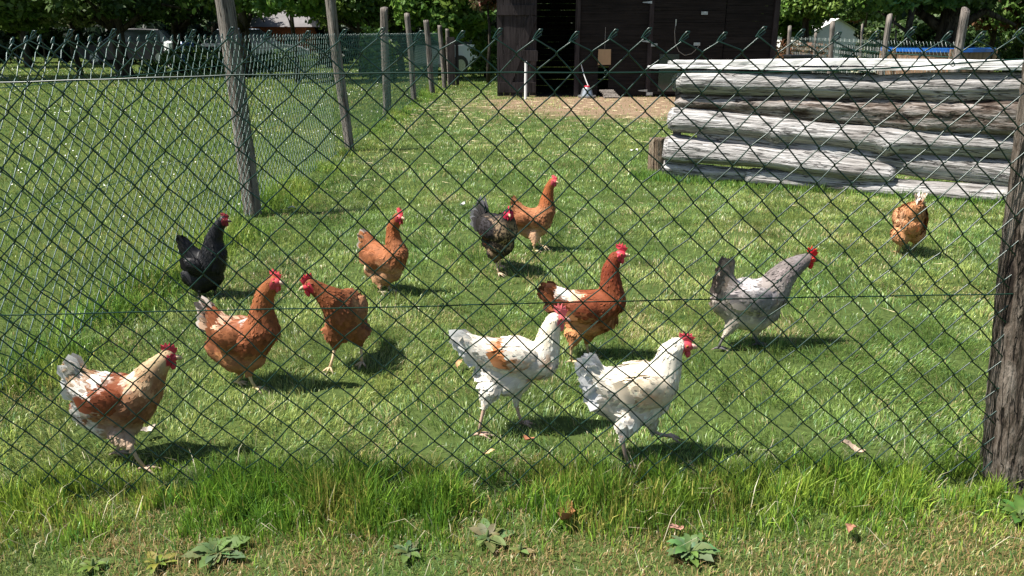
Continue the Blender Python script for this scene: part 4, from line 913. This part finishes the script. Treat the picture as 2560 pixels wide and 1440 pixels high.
# ------------------------------------------------------------------ trees and hedges
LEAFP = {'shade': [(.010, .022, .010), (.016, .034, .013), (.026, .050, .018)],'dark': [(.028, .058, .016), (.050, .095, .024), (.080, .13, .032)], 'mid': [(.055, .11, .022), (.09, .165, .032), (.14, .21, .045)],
         'bright': [(.07, .15, .025), (.12, .22, .035), (.18, .27, .05)], 'cream': [(.06, .10, .03), (.16, .20, .08), (.62, .60, .42)],
         'rust': [(.10, .07, .03), (.18, .09, .045), (.26, .12, .07)], 'pink': [(.20, .075, .06), (.30, .13, .10), (.08, .08, .03)]}
def leaves(n, cen, rad, spread, size, pal, rs, flat=.75):
    k = len(cen); i = rs.integers(0, k, n); p = rs.normal(0, 1, (n, 3)); p = unit(p) * (rs.random(n) ** .45)[:, None]
    p[:, 2] *= flat; B = cen[i] + p * rad[i][:, None]
    out = unit(p + rs.normal(0, .6, (n, 3)) + np.array([0, 0, .35])); a = unit(np.cross(out, rs.normal(0, 1, (n, 3)))); b = np.cross(out, a)
    s = size * 1.15 * rs.uniform(.6, 1.5, n)[:, None]
    V = np.stack([B - a * s, B - b * s * .55 + out * s * .1, B + a * s, B + b * s * .55 + out * s * .1], 1)
    tone = np.array([rs.integers(0, 3, k)])[0][i] ; tone = np.where(rs.random(n) < .35, rs.integers(0, 3, n), tone)
    C = np.array(pal)[tone] * rs.uniform(.7, 1.3, n)[:, None]
    return V.reshape(-1, 3), np.repeat(C, 4, 0), np.arange(n)[:, None] * 4 + np.arange(4)
def tree(px, Y, crown, pal, label, group, n=9000, size=.075, trunk_r=.14, seed=0, name='tree', cat='tree', lean=0.0, branch=True, clumps=70, cl_r=.55, x=None):
    """crown = (half width, z low, z high)"""
    rs = np.random.default_rng(seed + 500); rr = random.Random(seed); X = at(px, 100, Y).x if x is None else x
    e = empty(name, (X, Y, 0), 0, label, cat, group); hw, z0, z1 = crown; z1 = min(z1, 5.2); zc = (z0 + z1) / 2
    t = MB(); top = z0 + (z1 - z0) * .6; pts = [(lean * (i / 6) ** 1.5 * top + .03 * math.sin(i * 1.7 + seed), .03 * math.cos(i * 2.1), top * i / 6 - .05 * (i == 0)) for i in range(7)]
    t.tube(pts, [trunk_r * (1.25 if i == 0 else 1 - .11 * i) for i in range(7)], 12, wob=.08)
    for i in range(7 if branch else 3):
        a = rr.uniform(0, 6.28); k = rr.choice((2, 3, 4, 5)); b = Vector(pts[k]); ln = hw * rr.uniform(.5, .85)
        t.tube([b, b + Vector((math.cos(a) * ln * .5, math.sin(a) * ln * .5, ln * .35)), b + Vector((math.cos(a) * ln, math.sin(a) * ln, ln * rr.uniform(.1, .7)))], [trunk_r * .42, trunk_r * .28, trunk_r * .1], 7, wob=.06)
    t.build('trunk', M['trunk'], e, smooth=True)
    q = unit(rs.normal(0, 1, (clumps, 3))) * (rs.random(clumps) ** .28)[:, None]
    cen = q * np.array([hw, hw, (z1 - z0) / 2]) * .88 + np.array([lean * top * .7, 0, zc]); rad = cl_r * rs.uniform(.45, 1.25, clumps)
    tz = np.clip((cen[:, 2] - z0) / (z1 - z0), 0, 1); ff = (1.15 - .95 * tz ** 1.2)[:, None]; cen[:, 2] = z0 + (z1 - z0) * tz ** 1.5; cen[:, :2] *= ff
    cen[:, 2] = np.maximum(cen[:, 2], z0 + rad * .55)
    V, C, F = leaves(n, cen, rad, 0, size, LEAFP[pal], rs); np_mesh('crown', V, [F], C, M['leaf'], e); return e
def shrub(px, Y, hw, hgt, pal, label, group, n=5000, size=.05, seed=0, cl=40, cr=.3, name='bush', cat='bush', z0=0.0, hd=None):
    rs = np.random.default_rng(seed + 900); rr = random.Random(seed); X = at(px, 100, Y).x
    e = empty(name, (X, Y, 0), 0, label, cat, group); t = MB()
    for i in range(6):
        a = rr.uniform(0, 6.28); t.tube([(0, 0, -.03), (math.cos(a) * hw * .3, math.sin(a) * .3 * hw, hgt * .4), (math.cos(a) * hw * .6, math.sin(a) * .5 * hw, hgt * .8)], [.03, .022, .008], 6)
    t.build('stem', M['trunk'], e)
    q = rs.uniform(-1, 1, (cl, 3)); q = q[(q[:, 0] ** 2 + q[:, 1] ** 2) < 1]; cen = q * np.array([hw, hd or hw, hgt * .42]) + np.array([0, 0, z0 + hgt * .52]); cen[:, 2] *= (1 - .25 * (q[:, 0] ** 2)); rad = cr * rs.uniform(.6, 1.3, len(cen))
    V, C, F = leaves(n, cen, rad, 0, size, LEAFP[pal], rs); np_mesh('foliage', V, [F], C, M['leaf'], e); return e
G = 'trees around the meadow'
tree(-90, 23, (3.4, 1.35, 8), 'mid', 'green tree at the left end of the treeline, low branches over the fence', G, seed=1, n=14000)
tree(185, 25, (1.9, 1.5, 6.5), 'cream', 'tree in cream white blossom behind the left fence', G, seed=2, n=14000, size=.06, clumps=90, cl_r=.45, trunk_r=.08)
tree(300, 24, (3.0, 1.75, 9), 'dark', 'dark leaved tree with a thick bare trunk, right of the blossoming tree', G, seed=3, n=13000, trunk_r=.22, lean=-.06)
tree(440, 27, (2.6, 1.6, 8), 'dark', 'dark evergreen tree left of the tallest leaning fence stake', G, seed=4, n=13000, trunk_r=.16)
tree(612, 24, (2.4, 1.8, 8), 'mid', 'tree with a dark trunk just behind the leaning fence stake', G, seed=5, n=9000, trunk_r=.18)
tree(735, 21.5, (1.55, 1.72, 6), 'bright', 'light green tree with fresh leaves between the first two fence stakes', G, seed=6, n=12000, trunk_r=.07, size=.065, clumps=60, cl_r=.4)
tree(905, 25, (2.0, 1.45, 8), 'mid', 'green tree behind the second and third fence stakes', G, seed=7, n=13000, trunk_r=.16)
tree(1120, 23, (1.75, 1.15, 8), 'bright', 'dense bright green tree left of the shed', G, seed=8, n=26000, trunk_r=.14, clumps=110, cl_r=.5)
tree(1000, 27, (1.9, 1.3, 7), 'dark', 'dark bushy tree behind the row of fence stakes', G, seed=9, n=14000, trunk_r=.12)
tree(1222, 21, (.42, 1.85, 3.6), 'pink', 'small tree with reddish pink leaves at the left corner of the shed', G, seed=10, n=3500, trunk_r=.05, size=.05, clumps=24, cl_r=.3)
tree(1960, 25, (1.8, 1.2, 8), 'mid', 'green tree right behind the right corner of the shed', G, seed=11, n=15000, trunk_r=.12)
tree(2012, 22, (1.05, 1.62, 4.2), 'bright', 'willow like tree with feathery foliage in front of the white tent', G, seed=12, n=14000, trunk_r=.13, size=.05, clumps=70, cl_r=.35)
tree(2160, 30, (1.4, 1.75, 7), 'mid', 'tree with a slim pale trunk right of the white tent', G, seed=13, n=11000, trunk_r=.07)
tree(2270, 19, (1.9, 1.85, 6), 'bright', 'broad light green tree hanging over the pool', G, seed=14, n=16000, trunk_r=.1, size=.08, clumps=80)
tree(2368, 20.5, (2.2, 1.75, 8), 'dark', 'dark tree with a very thick trunk behind the pool', G, seed=15, n=12000, trunk_r=.36)
tree(2480, 23, (1.4, 1.4, 4.5), 'rust', 'tree with brownish bronze leaves near the right edge', G, seed=16, n=9000, trunk_r=.09, size=.055)
tree(2640, 22, (2.6, 1.2, 8), 'mid', 'green tree at the right end of the treeline', G, seed=17, n=14000)
tree(2080, 33, (1.9, 1.7, 6), 'rust', 'bronze leaved tree far behind the willow like tree', G, seed=18, n=7000)
tree(60, 31, (2.8, 1.4, 9), 'dark', 'dark tree standing behind the blossoming tree', G, seed=19, n=12000)
tree(540, 32, (2.6, 1.7, 8), 'mid', 'distant green tree above the blue barrels', G, seed=20, n=11000)
tree(820, 31, (2.5, 1.9, 8), 'dark', 'dark distant tree above the small orange house', G, seed=21, n=11000)
tree(1330, 34, (3.5, 1.5, 8), 'dark', 'tree standing directly behind the shed', G, seed=22, n=9000)
tree(1700, 34, (3.5, 1.5, 8), 'mid', 'tree behind the right half of the shed', G, seed=23, n=9000)
GB = 'garden bushes at the edge of the meadow'
shrub(470, 27, 1.5, .75, 'mid', 'low green bush at the meadow edge below the blue barrel', GB, seed=1, n=4000)
shrub(2205, 20, .42, 1.35, 'cream', 'white flowering bush left of the pool', GB, seed=2, n=3500, size=.04)
shrub(1985, 21, .8, 1.1, 'rust', 'bush with reddish leaves right of the shed', GB, seed=3, n=4000)
shrub(2175, 22, .55, 1.4, 'dark', 'dark round bush right of the white tent', GB, seed=4, n=5000)
shrub(2100, 20.5, .30, .55, 'dark', 'small dark bush before the white tent', GB, seed=5, n=2000)
shrub(1212, 24, .40, 1.45, 'bright', 'leafy bush touching the left side of the shed', GB, seed=6, n=4000)
shrub(945, 22.5, .35, 1.5, 'bright', 'narrow light green bush behind the second and third stakes', GB, seed=7, n=3000)
shrub(2540, 24, 1.1, 1.4, 'mid', 'green bush at the far right of the meadow', GB, seed=8, n=5000)
shrub(700, 28, 1.3, .6, 'dark', 'low dark bush beside the parked grey car', GB, seed=9, n=3000)
def hedge(x0, x1, Y, hgt, label, seed, pal='dark', n=40000):
    rs = np.random.default_rng(seed); e = empty('hedge', ((x0 + x1) / 2, Y, 0), 0, label, 'hedge'); w = (x1 - x0)
    k = int(w * 9); cen = np.stack([rs.uniform(-w / 2, w / 2, k), rs.normal(0, .35, k), rs.uniform(.15, hgt - .3, k)], 1); rad = rs.uniform(.3, .65, k)
    V, C, F = leaves(n, cen, rad, 0, .10, LEAFP[pal], rs); np_mesh('foliage', V, [F], C, M['leaf'], e)
    t = MB(); 
    for i in range(int(w / 1.2)): t.tube([(-w / 2 + i * 1.2, 0, -.03), (-w / 2 + i * 1.2 + .1, 0, hgt * .8)], [.05, .02], 6)
    t.build('stem', M['trunk'], e)
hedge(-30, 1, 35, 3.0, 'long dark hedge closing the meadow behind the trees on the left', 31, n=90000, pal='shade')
hedge(1, 30, 38, 2.6, 'long dark hedge behind the shed and the pool', 32, n=60000)
# far wood: reads as one mass
rs = np.random.default_rng(77); k = 1500; cen = np.stack([rs.uniform(-52, 52, k), rs.normal(48, 2.5, k), rs.uniform(.5, 13, k)], 1); rad = rs.uniform(.9, 2.0, k)
V, C, F = leaves(120000, cen, rad, 0, .55, LEAFP['dark'], rs); o = np_mesh('far_woods', V, [F], C, M['leaf']); tag(o, 'dark wood closing off the view behind all the gardens', 'woods', kind='stuff')
# ------------------------------------------------------------------ behind the log wall: stakes, wire, pool, tent
rf = empty('wire_fence', (5.4, 12, 0), 0, 'thin wire fence on grey stakes running away behind the log wall', 'wire fence')
def stake(bx, Y, tx, ty, r, seed, lean=0):
    b = at(bx, 200, Y); b.z = -.03; t = at(tx, ty, Y); rough_post('post', b, t, r * .85, r * .8, M['post'], rf, seed, n=12, rings=14, flat=.25, ptop=.03); return b
pts = [stake(2378, 8.3, 2414, 24, .055, 41), stake(2202, 10.2, 2224, 40, .05, 42), stake(2078, 13.5, 2081, 56, .05, 43), stake(1970, 16.5, 1974, 67, .045, 44), stake(2035, 19, 2039, 84, .04, 45), stake(2152, 17.5, 2156, 62, .03, 46), stake(2238, 19.5, 2240, 78, .03, 47)]
m = MB(); inv = Matrix.Translation(-rf.location)
for z in (1.05, .75, .4):
    m.tube([Vector((pts[i].x, pts[i].y, z)) for i in range(4)], .003, 4, cap=False)
mm = MB()
for i in range(3):
    a, b = pts[i], pts[i + 1]; L_n = (b - a).length; D = Vector((b.x - a.x, b.y - a.y, 0)).normalized()
    chain_mesh(mm, Vector((a.x, a.y, 0)), D, L_n, 1.20, 24, .0012, 3, loops=False, rough_nodes=False)
shift(mm, inv); shift(m, inv); mm.build('wire_mesh', M['wire2'], rf); m.build('line_wire', M['wire2'], rf)
b = at(2340, 130, 17.2); b.z = 0
pool = empty('garden_pool', b, 0, 'round above ground pool with wooden sides and a bright blue rim', 'pool')
zr = at(2340, 119, 17.2).z; rp = (at(2465, 119, 17.2).x - at(2215, 119, 17.2).x) / 2
m = MB()
for i in range(28):
    a = i * 2 * math.pi / 28; m.box(-rp * .108, rp * .108, -.02, .02, -.02, zr - .03, M=Matrix.Rotation(a, 4, 'Z') @ Matrix.Translation((0, rp * .96, 0)), j=.002)
m.build('side_boards', M['poolwood'], pool)
m = MB(); n = 40
vs = []; 
for (r_, z_) in ((rp * .93, zr), (rp * 1.02, zr), (rp * 1.02, zr - .07), (rp * .99, zr - .07)):
    vs += [(r_ * math.cos(i * 6.28319 / n), r_ * math.sin(i * 6.28319 / n), z_) for i in range(n)]
m.add(vs, [(k_ * n + i, k_ * n + (i + 1) % n, (k_ + 1) * n + (i + 1) % n, (k_ + 1) * n + i) for k_ in range(3) for i in range(n)]); m.build('rim', M['blue'], pool)
m = MB(); m.add([(rp * .93 * math.cos(i * 6.28319 / n), rp * .93 * math.sin(i * 6.28319 / n), zr - .02) for i in range(n)], [tuple(range(n))]); m.build('cover', M['blue'], pool)
for i in range(6):
    a = i * 1.047 + .3; m = MB(); m.box(-.04, .04, -.03, .03, -.02, zr - .01, M=Matrix.Translation((rp * 1.03 * math.cos(a), rp * 1.03 * math.sin(a), 0))); m.build('leg', M['poolwood'], pool)
b = at(2088, 100, 27); b.z = 0
tent = empty('garden_tent', b, .15, 'white gabled garden tent between the trees on the right', 'tent')
hw = .95; m = MB(); z1 = 1.25; z2 = 1.72
m.add([(-hw, 0, 0), (hw, 0, 0), (hw, 0, z1), (0, 0, z2), (-hw, 0, z1), (-hw, 2.2, 0), (hw, 2.2, 0), (hw, 2.2, z1), (0, 2.2, z2), (-hw, 2.2, z1)], [(0, 1, 2, 3, 4), (9, 8, 7, 6, 5), (0, 4, 9, 5), (1, 6, 7, 2)]); m.build('walls', M['white'], tent)
m = MB(); m.add([(-hw - .1, -.08, z1 - .04), (0, -.08, z2 + .012), (hw + .1, -.08, z1 - .04), (-hw - .1, 2.28, z1 - .04), (0, 2.28, z2 + .012), (hw + .1, 2.28, z1 - .04)], [(0, 1, 4, 3), (1, 2, 5, 4)]); m.build('roof', M['white'], tent)
b = at(1995, 148, 9.5); e = empty('feed_trough', (b.x, 9.5, 0), .1, 'low dark blue trough lying behind the log wall', 'trough')
zt = b.z + .03; m = MB(); m.box(-.13, .13, -.1, .1, -.01, zt, j=.004); m.build('basin', M['dark'], e); m = MB(); m.box(-.145, .145, -.115, .115, zt + .002, zt + .02); m.build('rim', M['dark'], e)
# ------------------------------------------------------------------ far left: small house, cars, barrels, bench
b = at(695, 100, 33); e = empty('outbuilding', (b.x, 33, 0), 0, 'small orange walled house with a grey roof behind the left fence', 'house')
m = MB(); m.box(-1.35, 1.2, 0, 3, 0, 1.55); m.build('walls', M['orange'], e)
m = MB(); m.add([(-1.5, -.25, 1.50), (1.5, -.25, 1.50), (1.0, 1.2, 2.25), (-.6, 1.2, 2.25), (1.5, 3.2, 1.5), (-1.5, 3.2, 1.5)], [(0, 1, 2, 3), (1, 4, 2), (3, 2, 4, 5), (0, 3, 5)]); m.build('roof', M['roof'], e)
m = MB(); m.box(.2, .5, .9, 1.1, 1.95, 2.5); m.build('chimney', M['roof'], e)
for x in (-.9, .3):
    m = MB(); m.box(x - .03, x + .53, -.03, -.003, .7, 1.2); w = m.build('window', M['white'], e); m = MB(); m.box(x + .02, x + .48, -.045, -.033, .75, 1.15); m.build('pane', M['glass'], w)
def car(px, Y, rz, paint, label, z=0, s=1.0):
    b = at(px, 120, Y); e = empty('parked_car', (b.x, Y, 0), rz, label, 'car', 'cars parked beyond the meadow')
    def loft(secs, hw0):
        vs = []; 
        for (x, zb, zt, hw) in secs: vs += [(x, -hw, zb), (x, -hw * .96, zt), (x, hw * .96, zt), (x, hw, zb)]
        n = len(secs); fs = [(i * 4 + j, (i + 1) * 4 + j, (i + 1) * 4 + (j + 1) % 4, i * 4 + (j + 1) % 4) for i in range(n - 1) for j in range(4)] + [(3, 2, 1, 0), tuple((n - 1) * 4 + j for j in range(4))]
        return vs, fs
    m = MB(); m.add(*loft([(-2.0, .35, .70, .74), (-1.9, .24, .88, .80), (-.9, .22, .92, .84), (.7, .22, .90, .84), (1.7, .24, .76, .80), (2.0, .35, .60, .72)], 1)); m.build('body', paint, e)
    m = MB(); m.add(*loft([(-1.75, .90, .93, .72), (-1.35, .91, 1.38, .64), (.25, .91, 1.40, .64), (.95, .90, .92, .70)], 1)); m.build('windows', M['glass'], e)
    m = MB(); m.add(*loft([(-1.3, 1.383, 1.41, .62), (-.5, 1.40, 1.45, .63), (.22, 1.395, 1.42, .62)], 1)); m.build('roof', paint, e)
    for x in (-1.3, 1.25):
        for y in (-.80, .80):
            m = MB(); m.tube([(x, y - .09, .30), (x, y + .09, .30)], .30, 16); w = m.build('wheel', M['dark'], e); m = MB(); m.tube([(x, y - .10 if y < 0 else y + .092, .30), (x, y - .092 if y < 0 else y + .10, .30)], .18, 12); m.build('rim', M['metal'], w)
    for y in (-.55, .55): m = MB(); m.ell((1.97, y, .62), (.06, .13, .07), nu=10, nv=6); m.build('headlight', M['metal'], e)
    return e
car(640, 31.5, .25, M['paint_grey'], 'grey car parked behind the two leaning fence stakes')
car(330, 34, 3.3, M['dark'], 'dark car half hidden behind the thick trunk of the dark tree')
car(1190, 27, .7, M['paint_white'], 'white car seen through the leaves left of the shed')
for i, (px, Y, c, lb) in enumerate([(462, 28.5, 'blue', 'blue plastic barrel standing at the edge of the meadow'), (430, 30, 'paint_white', 'pale plastic barrel left of the blue barrel')]):
    b = at(px, 110, Y); e = empty('barrel', (b.x, Y, 0), 0, lb, 'barrel', 'barrels at the meadow edge')
    m = MB(); m.tube([(0, 0, 0), (0, 0, .08), (0, 0, .3), (0, 0, .34), (0, 0, .38), (0, 0, .62), (0, 0, .66), (0, 0, .70), (0, 0, .92), (0, 0, .98)], [.26, .29, .29, .31, .29, .29, .31, .29, .29, .24], 20); m.build('drum', M[c], e)
    m = MB(); m.tube([(.1, 0, .981), (.1, 0, 1.01)], .05, 10); m.build('bung', M['dark'], e)
b = P(1193, 165); e = empty('garden_bench', b, .05, 'weathered wooden bench on the grass left of the shed', 'bench')
m = MB()
for y in (-.18, -.02, .14): m.box(-.5, .5, y, y + .13, .36, .40, j=.003)
m.build('seat', M['post'], e); m = MB()
for z in (.55, .70): m.box(-.5, .5, .30, .33, z, z + .10, j=.003)
m.build('backrest', M['post'], e)
for x in (-.42, .42):
    m = MB(); m.box(x - .03, x + .03, -.16, -.10, -.02, .355); m.build('leg', M['post'], e); m = MB(); m.box(x - .03, x + .03, .22, .285, -.02, .80); m.build('leg', M['post'], e)
b = at(540, 130, 29); e = empty('wooden_trailer', (b.x, 29, 0), .2, 'low dark farm trailer left of the grey car', 'trailer')
m = MB(); m.box(-.9, .9, -.5, .5, .42, .50, j=.01); m.box(-.9, .9, -.5, -.46, .502, .80, j=.01); m.box(-.9, .9, .46, .5, .502, .80, j=.01); m.build('bed', M['shed_v'], e)
for y in (-.54, .54): m = MB(); m.tube([(0, y - .06, .26), (0, y + .06, .26)], .26, 14); m.build('wheel', M['dark'], e)
m = MB(); m.tube([(.9, 0, .44), (1.6, 0, .35)], .03, 8); m.build('drawbar', M['metal'], e)
# ------------------------------------------------------------------ weeds and litter by the near fence
def rosette(px, py, rad, n, label, seed, tone=(.10, .19, .075), lobed=True, up=.5, group='leafy weeds on the near side of the fence'):
    rad *= .74; up *= .45; n = int(n * 1.5); tone = tuple(c * f for c, f in zip(tone, (.95, .82, .55))); rr = random.Random(seed); b = P(px, py); e = empty('weed', b, 0, label, 'weed', group); m = MB(); 
    for i in range(n):
        a = i * 2.4 + rr.uniform(-.3, .3); L = rad * rr.uniform(.55, 1.1) * (1 - .3 * i / n); up_ = up * rr.uniform(.3, 1.1) + .5 * i / n; K = 9; wv = []
        c = tuple(x * rr.uniform(.75, 1.25) for x in tone); D = Vector((math.cos(a), math.sin(a), 0)); W = Vector((-D.y, D.x, 0)); tw = rr.uniform(-.4, .4)
        for k in range(K + 1):
            t = k / K; w = L * .19 * math.sin(math.pi * min(1, t * .85 + .12)) ** .8 * (1 + (.16 * ((k % 2) * 2 - 1) if lobed and 0 < k < K else 0))
            if k == K: w = .001
            z = L * (up_ * math.sin(t * 2.2) * .6) + .012; p = D * (L * t) + Vector((0, 0, z)); ww = W * w + Vector((0, 0, w * tw))
            wv += [p - ww, p + Vector((0, 0, -w * .22)), p + ww]
        m.add(wv, [f for k in range(K) for f in ((k * 3, k * 3 + 1, k * 3 + 4, k * 3 + 3), (k * 3 + 1, k * 3 + 2, k * 3 + 5, k * 3 + 4))], c)
    m.build('leaves', M['weed'], e, smooth=True)
    s = MB(); s.tube([(0, 0, -.01), (0, 0, .02), (.003, 0, .035)], [.006, .005, .002], 8, col=(.14, .20, .07)); s.build('root_crown', M['weed'], e)
rosette(1722, 1388, .105, 26, 'bushy grey green dandelion rosette, largest weed right of the middle', 1, tone=(.115, .22, .11), up=.8)
rosette(1218, 1352, .10, 11, 'flat open weed rosette with broad dull leaves below the left white hen', 2, tone=(.13, .18, .10), lobed=False, up=.3)
rosette(545, 1392, .12, 18, 'spreading leafy weed near the lower edge left of the middle', 3, tone=(.115, .20, .10), up=.35)
rosette(1020, 1392, .07, 9, 'small weed between the spreading weed and the flat rosette', 4, tone=(.10, .18, .09), up=.6)
rosette(395, 1418, .075, 9, 'yellowish leaved weed right by the lower left corner', 5, tone=(.17, .25, .06), lobed=False, up=.4)
rosette(2545, 1300, .11, 14, 'dark leafy weed at the foot of the thick post', 6, tone=(.075, .15, .05), up=1.0)
rosette(235, 1425, .06, 8, 'low weed in the lower left corner', 7, tone=(.12, .19, .06), lobed=False, up=.4)
rosette(1300, 1385, .05, 6, 'tiny weed beside the flat rosette', 8, tone=(.16, .2, .1), lobed=False, up=.4)
def dry_leaf(px, py, s, label, seed, col, rz=0, curl=.5):
    rr = random.Random(seed); b = P(px, py, .025); m = MB(); K = 8; vs = []
    for k in range(K + 1):
        t = k / K; s_ = s; w = s * .26 * math.sin(math.pi * (t * .9 + .06)) * (1 + .2 * ((k % 2) * 2 - 1)); x = (t - .5) * s * 1.0
        for j in (-1, -.5, 0, .5, 1): vs.append((x + rr.uniform(-.02, .02) * s, j * w, .012 + s * curl * (j * j) * .25 + s * .12 * math.sin(t * 5 + seed)))
    m.add(vs, [(k * 5 + j, k * 5 + j + 1, (k + 1) * 5 + j + 1, (k + 1) * 5 + j) for k in range(K) for j in range(4)], col)
    o = m.build('dry_leaf', M['litter'], None, smooth=True); o.location = b; o.rotation_euler = (rr.uniform(-.2, .2), rr.uniform(-.2, .2), rz); return tag(o, label, 'leaf', 'dry leaves and scraps on the grass')
dry_leaf(2128, 1128, .075, 'pale dry leaf curled on the turf near the right end of the fence', 1, (.42, .32, .24), -.3)
dry_leaf(1416, 1300, .085, 'large brown curled leaf stuck in the long grass under the fence', 2, (.26, .12, .05), 1.2, 1.0)
dry_leaf(1322, 1106, .05, 'reddish brown leaf between the two white hens', 3, (.30, .13, .07), -.8)
dry_leaf(1222, 1140, .04, 'pale tan crumpled leaf below the left white hen', 4, (.5, .36, .18), .4)
dry_leaf(1150, 915, .055, 'slim tan leaf standing behind the left white hen', 5, (.4, .25, .12), 1.3)
dry_leaf(2125, 1330, .05, 'small reddish leaf on the dry turf near the post', 6, (.32, .16, .1), 1.0)
dry_leaf(1690, 1330, .045, 'pinkish leaf just behind the largest weed', 7, (.4, .22, .16), .3)
dry_leaf(372, 1080, .055, 'pale scrap of leaf by the legs of the white and russet hen', 8, (.55, .48, .4), .6)
dry_leaf(1157, 516, .07, 'white feather lying on the turf left of the dark laced bird', 9, (.7, .68, .62), 1.1, .8)
dry_leaf(1585, 380, .11, 'long white scrap on the turf left of the wooden stump', 10, (.7, .68, .64), -.9, .6)
dry_leaf(728, 524, .05, 'small white feather right of the leaning stake', 11, (.7, .68, .62), .2, .8)
rs = np.random.default_rng(5)
# straw lying about the run and clippings on the verge
n = 1500; X = R.uniform(-1.7, 5, n); Y = R.uniform(2.4, 16, n); w8 = fbm(X, Y, 99); k = (R.random(n) < np.clip((Y - 5) / 9, .08, 1)) & (X < .75 * Y); X, Y = X[k], Y[k]; n = len(X)
a = R.uniform(0, 6.28, n); L = R.uniform(.02, .07, n); dx, dy = np.cos(a) * L, np.sin(a) * L; w_ = .0012 + .0003 * Y; z = R.uniform(.012, .04, n)
V = np.stack([np.stack([X - dx, Y - dy, z], 1), np.stack([X - dx, Y - dy + w_, z + w_], 1), np.stack([X + dx, Y + dy + w_, z + w_], 1), np.stack([X + dx, Y + dy, z + .004], 1)], 1)
o = np_mesh('straw_litter', V.reshape(-1, 3), [np.arange(n)[:, None] * 4 + np.arange(4)], np.repeat(np.array([.50, .42, .25]) * R.uniform(.6, 1.2, n)[:, None], 4, 0), M['litter']); tag(o, 'bits of pale straw scattered on the turf of the run and before the shed', 'straw', kind='stuff')
